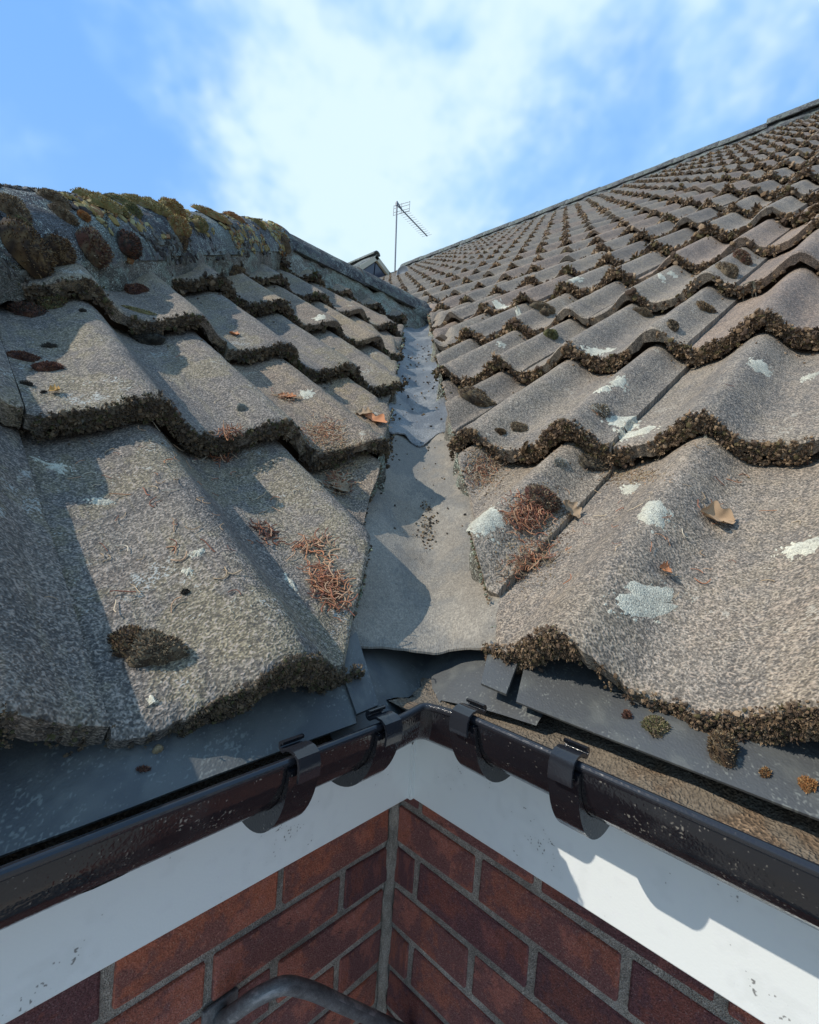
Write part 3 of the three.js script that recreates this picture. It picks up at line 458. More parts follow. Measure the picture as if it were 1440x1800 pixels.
/* ------------------------------------------------------------------ brick walls */
{
  const variants = []; for (let v = 0; v < 4; v++) { const g = new RoundedBoxGeometry(.2115, .0625, .10, 1, .0035); const p = g.attributes.position; for (let i = 0; i < p.count; i++) { const x = p.getX(i), y = p.getY(i), z = p.getZ(i); p.setXYZ(i, x + (vnoise(x * 50, y * 50, v * 9) - .5) * .004, y + (vnoise(x * 40 + 7, y * 50, v * 9) - .5) * .004, z + (vnoise(x * 30, y * 60, v * 5 + 3) - .5) * .004); } g.computeVertexNormals(); uvBox(g, 2); const uv = g.attributes.uv; for (let i = 0; i < uv.count; i++) uv.setXY(i, uv.getX(i) + v * .27, uv.getY(i) + v * .41); variants.push(g); }
  const pal = (a, b) => { const h = hash(a, b, 8); return h < .38 ? 0 : h < .56 ? 1 : h < .72 ? 2 : h < .9 ? 3 : 4; };
  const build = (W, face, len, perp0, perp1, seed) => { let n = 0;
    for (let r = -4; r < 29; r++) { const y = -.34 - .0755 * r + .0378; const p0 = (r & 1) ? perp1 : perp0; 
      for (let k = -1; k < 8; k++) { let a = p0 + k * .225 + .0055, b = a + .2140; if (b < WALL + .03 || a > len) continue; const lo = Math.max(a, WALL + .010); const w = b - lo; if (w < .03 || n > 295) continue;
        const m = new THREE.Mesh(variants[Math.floor(hash(r, k, seed) * 4)], M.brick[pal(r * 3 + seed, k)]); m.name = n ? 'brick_' + String(n).padStart(3, '0') : 'brick'; n++;
        m.scale.x = w / .2135; const c = (lo + b) / 2, pr = (hash(r, k, seed + 2) - .5) * .003; face(m, c, y, pr); W.add(m); } } };
  const wl = group('brick_wall', 'red brick wall under the shaded eave, behind the bent metal tube', 'wall');
  build(wl, (m, c, y, pr) => { m.rotation.y = PI / 2; m.position.set(WALL - .05 + pr, y, c); }, 1.15, -.068, -.19, 1);
  const wr = group('brick_wall', 'darker purple-red brick wall under the sunny eave', 'wall');
  build(wr, (m, c, y, pr) => { m.position.set(c, y, WALL - .05 + pr); }, 1.15, -.118, -.242, 5);
  const b1 = new THREE.BoxGeometry(.09, 2.56, 1.55); b1.translate(WALL - .0495, -1.27, .42); uvBox(b1, 2); part('mortar', b1, M.mortar, wl);
  const b2 = new THREE.BoxGeometry(1.5, 2.558, .09); b2.translate(.448, -1.271, WALL - .0496); uvBox(b2, 2); part('mortar', b2, M.mortar, wr);
  // thick hand-struck corner joint
  const G = new Geo(), rows = []; for (let k = 0; k <= 260; k++) { const y = .0 - k * .0094, row = []; for (let j = 0; j <= 8; j++) { const a = PI / 2 * j / 8, r = .013 + (fbm(y * 40, j * .4, 0, 6, 3) - .5) * .010; row.push(G.v(V3(WALL + .002 + r * Math.cos(a) - .003, y, WALL + .002 + r * Math.sin(a) - .003), j * .01, y * 2)); } rows.push(row); } for (let k = 1; k < rows.length; k++) for (let j = 0; j < 8; j++) G.q(rows[k - 1][j], rows[k - 1][j + 1], rows[k][j + 1], rows[k][j]); part('corner_joint', G.build(), M.mortar, wl);
  // galvanised tube, bent at its end, against the wall
  const tb = group('metal_tube', 'bent grey galvanised metal tube standing off the red brick wall', 'tube');
  const pts = [V3(-.302, -.446, .018), V3(-.268, -.408, .016), V3(-.238, -.374, .000), V3(-.223, -.366, -.026), V3(-.219, -.390, -.060), V3(-.217, -.466, -.135), V3(-.215, -.648, -.31)];
  const tg = tube(pts, .0105, 18, 60); const uv = tg.attributes.uv; for (let i = 0; i < uv.count; i++) uv.setXY(i, uv.getX(i) * 1.2, uv.getY(i) * .2); part('bent_tube', tg, M.zinc, tb);
  const pl = new RoundedBoxGeometry(.006, .07, .05, 2, .002); pl.translate(-.2985, -.446, .018); part('wall_plate', uvBox(pl, 2), M.zinc, tb);
}
/* ground far below */
{ const g = new THREE.PlaneGeometry(300, 300); g.rotateX(-PI / 2); g.translate(0, -2.5, 0); const m = new THREE.Mesh(g, M.paving); m.name = 'ground'; m.userData = { kind: 'structure' }; scene.add(m); }
console.log('walls done');

/* ------------------------------------------------------------------ moss and crumbs along the course edges (uncountable) */
const crumbGeo = (() => { const g = new THREE.IcosahedronGeometry(1, 0); const p = g.attributes.position; for (let i = 0; i < p.count; i++) { const x = p.getX(i), y = p.getY(i), z = p.getZ(i), k = .7 + .6 * hash(Math.round(x * 90), Math.round(y * 90), Math.round(z * 90)); p.setXYZ(i, x * k, y * k * .8, z * k); } g.computeVertexNormals(); return g; })();
const sprigGeo = (() => { const R = rng(5), G = new Geo(); for (let k = 0; k < 9; k++) { const a = R() * 6.28, t = .25 + R() * .9, d = V3(Math.cos(a) * Math.sin(t), Math.cos(t), Math.sin(a) * Math.sin(t)), s = V3(-Math.sin(a), 0, Math.cos(a)).multiplyScalar(.16), l = .8 + R() * .6; const o = V3(R() - .5, 0, R() - .5).multiplyScalar(.5), m = o.clone().addScaledVector(d, l * .55), e = o.clone().addScaledVector(d, l).add(V3(0, -.18, 0)); const A = G.v(o.clone().sub(s)), B = G.v(o.clone().add(s)), C = G.v(m.clone().add(s)), D = G.v(m.clone().sub(s)), E = G.v(e); G.q(A, B, C, D); G.t(D, C, E); } return G.build(); })();
const mat4 = new THREE.Matrix4(), quat = new THREE.Quaternion(), UP = V3(0, 1, 0);
function instances(name, geo, mat, list, parent, castLabel) {
  const m = new THREE.InstancedMesh(geo, mat, list.length); const col = new THREE.Color();
  list.forEach((e, i) => { quat.setFromUnitVectors(UP, e.n || UP); if (e.spin !== undefined) quat.multiply(new THREE.Quaternion().setFromAxisAngle(UP, e.spin)); mat4.compose(e.p, quat, e.sc || V3(e.r, e.r, e.r)); m.setMatrixAt(i, mat4); col.setRGB(e.c[0], e.c[1], e.c[2]); m.setColorAt(i, col); });
  m.name = name; if (parent) { parent.add(m); m.userData.kind = 'stuff'; } return m;
}
const PALR = [[.115, .073, .040], [.165, .106, .06], [.075, .05, .03], [.21, .14, .08], [.09, .070, .030], [.085, .055, .035], [.27, .19, .12], [.07, .045, .03]];
const PALL = [[.075, .055, .033], [.065, .046, .028], [.055, .042, .028], [.10, .072, .042], [.06, .056, .022], [.055, .04, .028], [.14, .10, .06]];
const pick = (pal, r) => pal[Math.floor(r() * pal.length)];
function edgeMoss(R, roof, pal, seed, fill) {
  const r = rng(seed), cr = [], sp = [];
  for (let k = 0; k <= R.k1; k++) {
    const s0 = R.sE + k * R.gauge, a = R.uMin(s0 + .02), b = R.uMax(s0 + .02); let u = a;
    while (u < b) {
      const P0 = R.W(u, s0, 0), dist = P0.distanceTo(CAM); const rr = clamp(.00095 * dist / .42, .0007, .0046);
      const f = smooth(.34, .68, fbm(u * 11, k * 3.7, 0, seed, 4)) * fill * (.35 + 1.1 * vnoise(u * 3.1, k * 5.3, 2, seed + 4)); if (f < .06 && r() < .8) { u += rr * 1.25; continue; } const n = Math.ceil((.030 / (rr * 1.2)) * lerp(.22, 1.15, f) * lerp(1, .55, smooth(.8, 3, dist)));
      const i = R.tileIndex(u), es = R.edgeS(k, i, u);
      for (let q = 0; q < n; q++) {
        const uu = u + r() * rr * 2, deep = r(), top = R.topN(k, i, uu, es + .002);
        const creep = r() < .14 * f ? r() * r() * .012 * f : 0;                                  // moss creeping back over the edge
        const hang = r() < .07 * f ? -r() * .008 : 0;
        const nn = creep ? R.topN(k, i, uu, es + creep) + rr * .2 : top - .001 - deep * (THICK + .004) + hang;
        const ss = creep ? es + creep : es - r() * (.0008 + .0032 * f * Math.sin(deep * 3)) ;
        const p = R.W(uu, ss, nn), size = rr * (.5 + r() * .7 + Math.pow(r(), 6) * 1.6);
        const nv = creep ? R.en : R.es.clone().multiplyScalar(-1).addScaledVector(R.en, .6 * r()).addScaledVector(R.eu, r() - .5).normalize();
        const col = pick(pal, r), t = .75 + r() * .5, c = [col[0] * t, col[1] * t, col[2] * t];
        if (r() < .26 && dist < 3) sp.push({ p, n: nv, r: size * 1.9, spin: r() * 6, c }); else cr.push({ p, n: nv, r: size, spin: r() * 6, c });
      }
      // crumbs fallen just below the edge
      if (k > 0 && r() < .5 * f) { const ss = es - .004 - Math.pow(r(), 2) * .05; const h = R.surf(u, ss); if (h > -.15) cr.push({ p: R.W(u, ss, h + rr * .2), n: R.en, r: rr * (.5 + r() * .8), spin: r() * 6, c: pick(pal, r) }); }
      u += rr * 1.25;
    }
  }
  instances('edge_crumbs', crumbGeo, M.crumb, cr, roof); instances('edge_moss', sprigGeo, M.crumb, sp, roof);
  console.log('moss', cr.length, sp.length);
}
edgeMoss(RR, roofR, PALR, 11, .8); edgeMoss(RL, roofL, PALL, 23, .62);
// grit and crumbs on the valley edges and the mossy nodules of the hip
{
  const r = rng(77), list = [];
  for (const [R, side, pal] of [[RR, 1, PALR], [RL, -1, PALL]]) for (let q = 0; q < 2600; q++) { const s = Math.pow(r(), 1.6) * 1.7 - .02, u = (side > 0 ? R.uMin(s) : R.uMax(s)); const d = R.W(u, s, 0).distanceTo(CAM); const P = R.W(u - side * r() * .004, s, R.topN(clamp(Math.floor((s - R.sE) / R.gauge), 0, R.k1), R.tileIndex(u), u, s) - .002 - r() * .03); if (fbm(s * 14, side, 0, 5, 2) < .45) continue; list.push({ p: P, n: R.en, r: clamp(.002 * d, .001, .004) * (.5 + r()), spin: r() * 6, c: r() < .3 ? [.16, .19, .13] : pick(pal, r) }); }
  instances('edge_grit', crumbGeo, M.crumb, list, roofR);
  const nod = [], tuft = []; const L = 1.56 / hipDir.x;
  for (let q = 0; q < 14000; q++) {
    const t = Math.pow(r(), .75) * L, th = lerp(.02, PI * .75, r()); const sgn = RL.L(hipA.clone().addScaledVector(hipFrame.a, .1))[0] > RL.L(hipA.clone().addScaledVector(hipFrame.a, -.1))[0] ? 1 : -1;
    const dirv = hipFrame.a.clone().multiplyScalar(Math.cos(th) * sgn).addScaledVector(hipFrame.b, Math.sin(th)); const P = hipA.clone().addScaledVector(hipDir, t).addScaledVector(dirv, .1005); P.y -= .009;
    const f = fbm(P.x * 14, P.y * 14, P.z * 14, 15, 3); if (f < .42 + r() * .12) continue; const d = P.distanceTo(CAM);
    const gold = fbm(P.x * 9, P.y * 9, P.z * 9, 19, 2) + Math.sin(th) * .22; const c = gold > .70 && r() < .8 ? pick([[.22, .16, .05], [.26, .20, .08], [.20, .10, .04], [.28, .25, .12]], r) : pick([[.05, .045, .035], [.075, .07, .06], [.11, .105, .10], [.035, .03, .028], [.12, .12, .1]], r);
    const size = clamp(.0032 * d / .7, .0016, .005) * (.5 + r() * 1.1); const nv = dirv.clone().addScaledVector(hipDir, .5).normalize();
    if (r() < .55) nod.push({ p: P, n: dirv, r: size, sc: V3(size * .9, size * .75, size * 1.5), spin: r() * 6, c }); else tuft.push({ p: P, n: nv, r: size * .8, spin: r() * 6, c });
  }
  instances('hip_nodules', crumbGeo, M.crumb, nod, roofL); instances('hip_moss', sprigGeo, M.crumb, tuft, roofL);
}

/* ------------------------------------------------------------------ single moss cushions */
function cushion(a, b, h, seed, pal, blades = 260) {       // local: y out of the surface
  const r = rng(seed), P = [], C = [], idx = []; const nu = 22, nv = 9;
  const rad = (t) => 1 + (fbm(Math.cos(t) * 1.3 + 5, Math.sin(t) * 1.3 + 5, seed, 3, 4) - .5) * 1.4;
  const surf = (t, f) => { const k = rad(t), hh = h * Math.sqrt(Math.max(0, 1 - f * f)) * (.75 + .5 * fbm(Math.cos(t) * f * 3 + 9, Math.sin(t) * f * 3 + 9, seed, 8, 3)); return V3(Math.cos(t) * a * k * f, hh - .0004, Math.sin(t) * b * k * f); };
  const put = (p, c) => { P.push(p.x, p.y, p.z); C.push(c[0], c[1], c[2]); return P.length / 3 - 1; };
  const ring = []; for (let j = 0; j <= nv; j++) { const row = []; for (let i = 0; i <= nu; i++) { const c = pick(pal, r); row.push(put(surf(i / nu * 2 * PI, 1 - j / nv), c.map(x => x * .6))); } ring.push(row); }
  for (let j = 0; j < nv; j++) for (let i = 0; i < nu; i++) { const A = ring[j][i], B = ring[j][i + 1], Cc = ring[j + 1][i + 1], D = ring[j + 1][i]; idx.push(A, D, Cc, A, Cc, B); }
  const bl = Math.min(a, b) * .11 + .0010; blades = Math.round(blades * 2.4);
  for (let k = 0; k < blades; k++) { const t = r() * 6.283, f = Math.sqrt(r()), o = surf(t, f), d = V3(Math.cos(t) * f * .9 + (r() - .5) * .9, .55 + r() * .5, Math.sin(t) * f * .9 + (r() - .5) * .9).normalize(), s = V3(r() - .5, r() - .5, r() - .5).cross(d).normalize().multiplyScalar(bl * .17), l = bl * (.5 + r() * .8), c = pick(pal, r), q = .7 + r() * .7, cc = c.map(x => x * q);
    const m = o.clone().addScaledVector(d, l * .5), e = o.clone().addScaledVector(d, l).add(V3(0, -l * .12, 0)); const i0 = put(o.clone().sub(s), cc), i1 = put(o.clone().add(s), cc), i2 = put(m.clone().add(s), cc), i3 = put(m.clone().sub(s), cc), i4 = put(e, cc.map(x => x * 1.25)); idx.push(i0, i1, i2, i0, i2, i3, i3, i2, i4); }
  const g = new THREE.BufferGeometry(); g.setAttribute('position', new THREE.Float32BufferAttribute(P, 3)); g.setAttribute('color', new THREE.Float32BufferAttribute(C, 3)); g.setIndex(idx); g.computeVertexNormals(); return g;
}
const BROWN = [[.10, .055, .025], [.16, .10, .045], [.06, .035, .02], [.22, .15, .07], [.045, .03, .02]], REDB = [[.09, .035, .025], [.13, .05, .03], [.05, .025, .02], [.17, .08, .04]], DARKM = [[.03, .024, .018], [.05, .04, .028], [.02, .017, .014], [.07, .06, .04]],
  GOLD = [[.26, .19, .06], [.32, .24, .09], [.20, .12, .04], [.22, .21, .07], [.36, .30, .16]], GREEN = [[.09, .10, .03], [.14, .14, .05], [.06, .06, .03], [.18, .16, .07]], ORNG = [[.30, .13, .04], [.24, .10, .03], [.34, .20, .08]], TANM = [[.20, .15, .09], [.13, .09, .055], [.27, .21, .13], [.08, .055, .035]];
function orient(o, P, N, dirHint) { const y = N.clone().normalize(); let x = dirHint.clone().addScaledVector(y, -dirHint.dot(y)).normalize(); const z = x.clone().cross(y); o.quaternion.setFromRotationMatrix(new THREE.Matrix4().makeBasis(x, y, z)); o.position.copy(P); }
const imgRight = V3(AX.x, AY.x, AZ.x);                     // only used to turn a clump the way it lies on the tile
function hitHip(px, py) { const d = ray(px, py), o = CAM.clone(); let best = null; // tube surface of the hip
  for (let k = 0; k < 900; k++) { const P = o.clone().addScaledVector(d, .2 + k * .002), w = P.clone().sub(hipA).add(V3(0, .012, 0)); const t = w.dot(hipDir); const q = w.clone().addScaledVector(hipDir, -t); if (q.length() < .102) return { P, N: q.normalize() }; } return best; }
function planeHit(px, py, y0, side) { const d = ray(px, py); for (let k = 0; k < 4000; k++) { const P = CAM.clone().addScaledVector(d, .1 + k * .0003); const y = side === 'L' ? trayLY(P.x) : trayRY(P.z); if (P.y < y) return { P: P.setY(y), N: side === 'L' ? V3(.48, .88, 0) : V3(0, .88, .48) }; } return null; }
const mpp = P => P.clone().sub(CAM).dot(V3(AX.z, AY.z, AZ.z)) / FOC;
let seedM = 500;
function mossAt(where, px, py, w, h, pal, label, grp, tilt = 0, hk = .34, bl = 300) {
  const H = where === 'R' ? RR.hit(px, py) : where === 'L' ? RL.hit(px, py) : where === 'H' ? (hitHip(px, py) || hitHip(px, py + 8) || hitHip(px, py + 16) || hitHip(px, py + 26)) : planeHit(px, py, 0, where === 'TL' ? 'L' : 'R'); if (!H) { console.log('miss', px, py); return; }
  const m = mpp(H.P), a = w * m / 2, b = h * m / 2 * 1.35; if (where === 'H') H.P.addScaledVector(H.N, Math.min(.006, Math.min(a, b) ** 2 * 3)); const g = cushion(a, b, Math.min(a, b) * hk * 2, seedM++, pal, bl); const o = thing(new THREE.Mesh(g, M.moss), 'moss_clump', label, 'moss', grp);
  const dir = imgRight.clone().applyAxisAngle(H.N, -tilt); orient(o, H.P, H.N, dir); return o;
}
const HG = 'moss cushions on the hip tiles';
mossAt('L', 224, 1131, 62, 40, BROWN, 'dark brown moss lobe on the shaded eave tile, beside a tan lobe', null, .2); mossAt('L', 278, 1147, 80, 52, TANM, 'tan moss lobe on the shaded eave tile, beside a dark brown lobe', null, 0, .45, 420);
mossAt('L', 42, 630, 46, 22, REDB, 'red-brown moss sausage lying on the tile just under the hip, upper half', null, -.35); mossAt('L', 84, 648, 48, 22, REDB, 'red-brown moss sausage lying on the tile just under the hip, lower half', null, -.3);
for (const [x, y, w, h] of [[87, 609, 24, 11], [48, 676, 20, 11], [327, 1041, 13, 9], [77, 690, 8, 6], [145, 547, 10, 8]]) mossAt('L', x, y, w, h, DARKM, 'small black moss pellet lying on a tile of the shaded slope', 'black moss pellets on the shaded slope', 0, .4, 80);
mossAt('L', 240, 512, 56, 24, REDB, 'dark red moss cushion tucked against the hip mortar beside a tile crest'); mossAt('L', 96, 536, 62, 34, GREEN.concat(BROWN), 'green-brown moss cushion at the foot of the hip mortar'); mossAt('L', 45, 550, 56, 34, REDB.concat(DARKM), 'dark red-brown moss cushion at the foot of the hip mortar'); mossAt('L', 258, 596, 60, 34, DARKM, 'black moss heap fallen below a tile edge near the hip');
mossAt('L', 245, 548, 76, 12, GOLD.concat(GREEN), 'yellow-green moss streak on top of a black tile edge below the hip', null, -.25, .3); mossAt('L', 415, 478, 24, 30, BROWN, 'brown moss cushion standing between two crests below the hip');
for (const [x, y, w, h, p] of [[50, 446, 90, 52, BROWN], [100, 440, 52, 40, BROWN], [20, 372, 50, 40, TANM], [35, 404, 44, 30, GREEN.concat(TANM)], [95, 354, 50, 26, TANM], [112, 382, 40, 22, TANM], [160, 440, 60, 44, TANM.concat(REDB)], [222, 430, 44, 36, DARKM.concat(REDB)], [148, 383, 20, 16, ORNG],
  [172, 350, 70, 26, GOLD], [205, 340, 60, 20, GOLD.concat(GREEN)], [238, 352, 56, 24, GOLD], [205, 372, 44, 22, GREEN.concat(GOLD)], [232, 374, 36, 22, GREEN], [270, 362, 60, 26, GOLD], [300, 376, 50, 34, GOLD.concat(ORNG)], [312, 402, 40, 40, ORNG.concat(GOLD)], [320, 425, 22, 26, BROWN], [350, 398, 30, 34, GREEN.concat(GOLD)], [370, 372, 56, 18, ORNG.concat(GOLD)], [410, 384, 34, 14, ORNG], [455, 396, 26, 12, GOLD], [500, 404, 30, 14, TANM], [535, 424, 22, 16, ORNG]])
  mossAt('H', x, y, w, h, p, p === BROWN ? 'dark brown moss cushion on the grey hip tiles' : p === ORNG ? 'small orange moss cushion on the grey hip tiles' : p[0] === GOLD[0] ? 'golden moss cushion on the crown of the grey hip tiles' : p[0] === GREEN[0] ? 'yellow-green moss cushion on the grey hip tiles' : p[0] === ORNG[0] ? 'orange and gold moss cushion on the grey hip tiles' : p[0] === DARKM[0] ? 'blackish red moss cushion on the grey hip tiles' : p.length > 4 ? 'tan and red-brown moss cushion on the grey hip tiles' : 'tan moss cushion on the grey hip tiles', HG, -.3, .42, 340);
mossAt('R', 912, 754, 32, 20, TANM, 'brown moss tuft on the tile beside a small round moss pellet'); mossAt('R', 880, 760, 18, 12, BROWN, 'small round brown moss pellet on a sunny tile'); mossAt('R', 840, 700, 62, 26, TANM.concat(BROWN), 'brown moss mat lying across a side joint near the valley edge', null, .3); mossAt('R', 967, 589, 26, 20, GREEN, 'green moss cushion beside a side joint on the sunny slope');
mossAt('R', 1238, 543, 40, 18, TANM.concat(BROWN), 'oval brown moss cushion in a trough with a broken joint beside it'); mossAt('R', 1182, 574, 24, 20, DARKM.concat(TANM), 'dark moss tuft at the side of a tile roll'); mossAt('R', 1057, 722, 34, 22, TANM.concat([[.3, .3, .27], [.38, .38, .34]]), 'grey lichen-speckled moss tuft on a side joint'); mossAt('R', 1280, 480, 44, 28, TANM, 'large brown moss cushion against a course edge high on the sunny slope'); mossAt('R', 1301, 455, 38, 26, TANM.concat(REDB), 'reddish brown moss cushion above the larger brown one'); mossAt('R', 1130, 551, 38, 18, TANM, 'brown moss cushion in the trough beside a grey roll'); mossAt('R', 1045, 818, 60, 26, TANM.concat(DARKM), 'brown crumbly moss below the gap in the second tile course'); mossAt('R', 955, 545, 50, 24, TANM, 'brown moss heap packed in a trough far up the sunny slope');
mossAt('R', 955, 884, 70, 44, REDB.concat(TANM), 'dark red-brown moss patch under the heap of orange strands'); mossAt('R', 930, 800, 26, 12, BROWN, 'brown moss bit hugging the roll above the white patch');
mossAt('TR', 1270, 1322, 50, 40, TANM.concat(BROWN), 'round brown moss ball sitting on the sunlit eaves sheet', null, 0, .8, 420); mossAt('TR', 1152, 1278, 38, 26, TANM.concat(GREEN), 'ragged moss crumbs on the eaves sheet under the crumbling edge', null, -.4); mossAt('TR', 1102, 1258, 14, 12, REDB, 'tiny red-brown crumb on the eaves sheet', null, 0, .7, 90); mossAt('TR', 1346, 1360, 20, 12, ORNG.concat(BROWN), 'small orange-brown crumb on the eaves sheet beside the moss ball', null, 0, .5, 90); mossAt('TR', 1421, 1381, 24, 18, ORNG, 'orange crumb on the eaves sheet, farther from the moss ball', null, 0, .5, 120);
mossAt('TL', 278, 1320, 15, 13, [[.36, .27, .15], [.30, .22, .12]], 'tan pebble lying on the shaded eaves sheet', null, 0, .7, 0); mossAt('TL', 252, 1353, 22, 9, REDB, 'reddish bark flake lying on the shaded eaves sheet', null, -.3, .4, 60); mossAt('L', 425, 719, 15, 11, [[.2, .21, .18], [.28, .29, .25]], 'grey-green lichen nodule beside pale strands on a tile', null, 0, .7, 60);
mossAt('R', 985, 815, 24, 14, [[.3, .3, .26], [.4, .4, .36], [.12, .1, .07]], 'pale lichen tuft beside the gap in the second tile course');

/* ------------------------------------------------------------------ pale lichen crusts and paint-like droppings on the tiles */
function crust(R, roof, px, py, w, h, tilt, seed, rag = .5) {
  const H = R.hit(px, py); if (!H) return; const m = mpp(H.P), ct = Math.cos(tilt), st = Math.sin(tilt), G = new Geo(), nt = 64, nr = 8; const rows = [];
  // outline drawn round the hit on the tile: each point found along its own direction on the surface
  const e1 = RR.hit === R.hit || true ? [R.hit(px + 4, py), R.hit(px, py + 4)] : null; if (!e1[0] || !e1[1]) return;
  const du = [(e1[0].u - H.u) / 4, (e1[0].s - H.s) / 4], dv = [(e1[1].u - H.u) / 4, (e1[1].s - H.s) / 4];
  const lim = (x, l) => clamp(x, -l, l), kk = Math.floor((H.s - R.sE) / R.gauge + .02), sLo = R.sE + kk * R.gauge + .011, sHi = R.sE + (kk + 1) * R.gauge - .004, keep = s => clamp(s, Math.min(sLo, H.s), Math.max(sHi, H.s));
  for (let j = 0; j <= nr; j++) { const row = []; for (let i = 0; i <= nt; i++) { const t = i / nt * 2 * PI, k = 1 + (fbm(Math.cos(t) * 2 + 7, Math.sin(t) * 2 + 7, seed, 4, 5) - .5) * 2.1 * rag + (vnoise(t * 9, seed, 0, 6) - .5) * .18, f = j / nr; const x = Math.cos(t) * w / 2 * k * f, y = Math.sin(t) * h / 2 * k * f, X = x * ct - y * st, Y = x * st + y * ct;
    const u = H.u + lim(du[0] * X + dv[0] * Y, .06), s = keep(H.s + lim(du[1] * X + dv[1] * Y, .09)); const n = R.surf(u, s) + lerp(.0016, -.0006, Math.pow(f, 3)) + (vnoise(u * 300, s * 300, 0, seed) - .5) * .0008; row.push(G.v(R.W(u, s, n), u * 4, s * 4)); } rows.push(row); }
  for (let j = 0; j < nr; j++) for (let i = 0; i < nt; i++) G.q(rows[j][i], rows[j + 1][i], rows[j + 1][i + 1], rows[j][i + 1]);
  const rs = rng(seed * 13 + 1), ns = Math.round(8 + (w + h) * .22); for (let q = 0; q < ns; q++) { const t = rs() * 6.283, f = .9 + Math.pow(rs(), 2) * .55, X0 = Math.cos(t) * w / 2 * f, Y0 = Math.sin(t) * h / 2 * f, rr = (1 + rs() * rs() * 4.5); const X = X0 * ct - Y0 * st, Y = X0 * st + Y0 * ct; const id = [], sc = H.s + lim(du[1] * X + dv[1] * Y, .09); if (sc < sLo + .004 || sc > sHi - .004) continue; const pt = (x, y, up) => { const u = H.u + lim(du[0] * x + dv[0] * y, .06), s = keep(H.s + lim(du[1] * x + dv[1] * y, .09)); return G.v(R.W(u, s, R.surf(u, s) + up), u * 4, s * 4); }; const c0 = pt(X, Y, .0009); for (let i = 0; i <= 7; i++) { const a = i / 7 * 6.283, k = .6 + rs() * .7; id.push(i === 7 ? id[0] : pt(X + Math.cos(a) * rr * k, Y + Math.sin(a) * rr * k * .7, -.0001)); } for (let i = 0; i < 7; i++) G.t(c0, id[i], id[i + 1]); }
  part('lichen_patch', G.build(), M.lichen, roof);
}
[[1145, 1060, 118, 66, .1], [1146, 899, 54, 46, .3], [856, 911, 62, 48, -.4], [1412, 962, 96, 24, -.42], [1110, 860, 38, 11, -.45], [1336, 645, 52, 18, .62], [1428, 660, 40, 9, -.35], [1094, 741, 56, 17, -.1], [1122, 762, 64, 12, -.4], [1050, 620, 54, 12, -.12], [1090, 671, 28, 18, .2], [1163, 487, 17, 8, .9], [1183, 482, 15, 6, .6], [912, 553, 24, 11, 0], [886, 541, 26, 7, -.3], [1306, 523, 44, 5, -.5], [881, 605, 13, 7, .4], [1008, 492, 30, 9, -.2], [1060, 683, 26, 10, -.2], [1240, 770, 8, 5, 0]].forEach((a, i) => crust(RR, roofR, ...a, 40 + i));
[[175, 881, 44, 10, .1, .9], [346, 972, 22, 12, -.3, 1.2], [538, 692, 28, 13, -.1], [100, 822, 60, 18, .3, 1.2], [330, 1006, 16, 16, 0, 1.2], [512, 1025, 34, 8, 1, 1.1], [270, 1238, 30, 26, -.8, 1.3], [560, 560, 24, 9, 0, 1]].forEach((a, i) => crust(RL, roofL, a[0], a[1], a[2], a[3], a[4], 90 + i, a[5] || .5));

/* ------------------------------------------------------------------ fallen catkin strands, in heaps and loose (uncountable) */
const strands = [0, 1, 2].map(k => { const r = rng(900 + k), pts = []; let a = r() * .5; const p = V3(-.5, 0, 0); for (let i = 0; i < 6; i++) { pts.push(p.clone()); a += (r() - .5) * 1.1 + (k - 1) * .28; p.add(V3(Math.cos(a) * .2, (r() - .5) * .10 + .02, Math.sin(a) * .2)); } return tube(pts, .029, 5, 9); });
const ORS = [[.36, .15, .075], [.42, .21, .11], [.27, .10, .055], [.45, .28, .17], [.20, .08, .05]], PALE = [[.48, .38, .26], [.42, .30, .18], [.36, .24, .14], [.5, .43, .32]];
let seedH = 3000;
function litter(R, px, py, w, h, tilt, n, pal, label, L = .017, lift = .004, grp) {
  const r = rng(seedH++), lists = [[], [], []];
  for (let k = 0; k < n; k++) { const g = () => (r() + r() + r() - 1.5) / 1.5; const x = g() * w / 2, y = g() * h / 2; const H = R.hit(px + x * Math.cos(tilt) - y * Math.sin(tilt), py + x * Math.sin(tilt) + y * Math.cos(tilt)); if (!H) continue; const l = L * (.55 + r() * .7), c = pick(pal, r), q = .8 + r() * .4;
    const nv = H.N.clone().addScaledVector(V3(r() - .5, r() - .5, r() - .5), .35).normalize(); lists[k % 3].push({ p: H.P.clone().addScaledVector(H.N, .0008 + r() * r() * lift), n: nv, sc: V3(l, l * .9, l), spin: r() * 6.28, c: c.map(v => v * q) }); }
  const o = group('strand_litter', label, 'litter', grp); o.userData.kind = 'stuff'; lists.forEach((l, k) => { if (l.length) { const m = instances('strands', strands[k], M.crumb, l, o); m.userData = {}; m.userData.kind = 'stuff'; } });
}
litter(RL, 575, 1035, 70, 130, -.62, 190, ORS, 'heap of orange-red catkin strands in the trough beside the valley edge, on the shaded slope', .016, .008);
litter(RL, 548, 962, 120, 30, -.05, 40, ORS, 'loose line of orange strands above the heap on the shaded slope'); litter(RL, 470, 940, 30, 70, -.8, 40, ORS.concat(REDB), 'thin dark red strands along a roll of the shaded eave tile');
litter(RL, 568, 762, 110, 70, 0, 260, ORS.concat(PALE), 'fine rusty fibres spread over the tile beside the valley, second course', .011, .002); litter(RL, 592, 850, 60, 60, .7, 90, PALE.concat(ORS), 'pale strands on the roll below the rusty fibres'); litter(RL, 400, 782, 46, 26, 0, 70, ORS, 'red strands caught on the black tile edge', .014, .01); litter(RL, 500, 700, 64, 14, .2, 60, ORS.concat(PALE), 'orange fibres lying in a trough below a dark tuft', .012, .004);
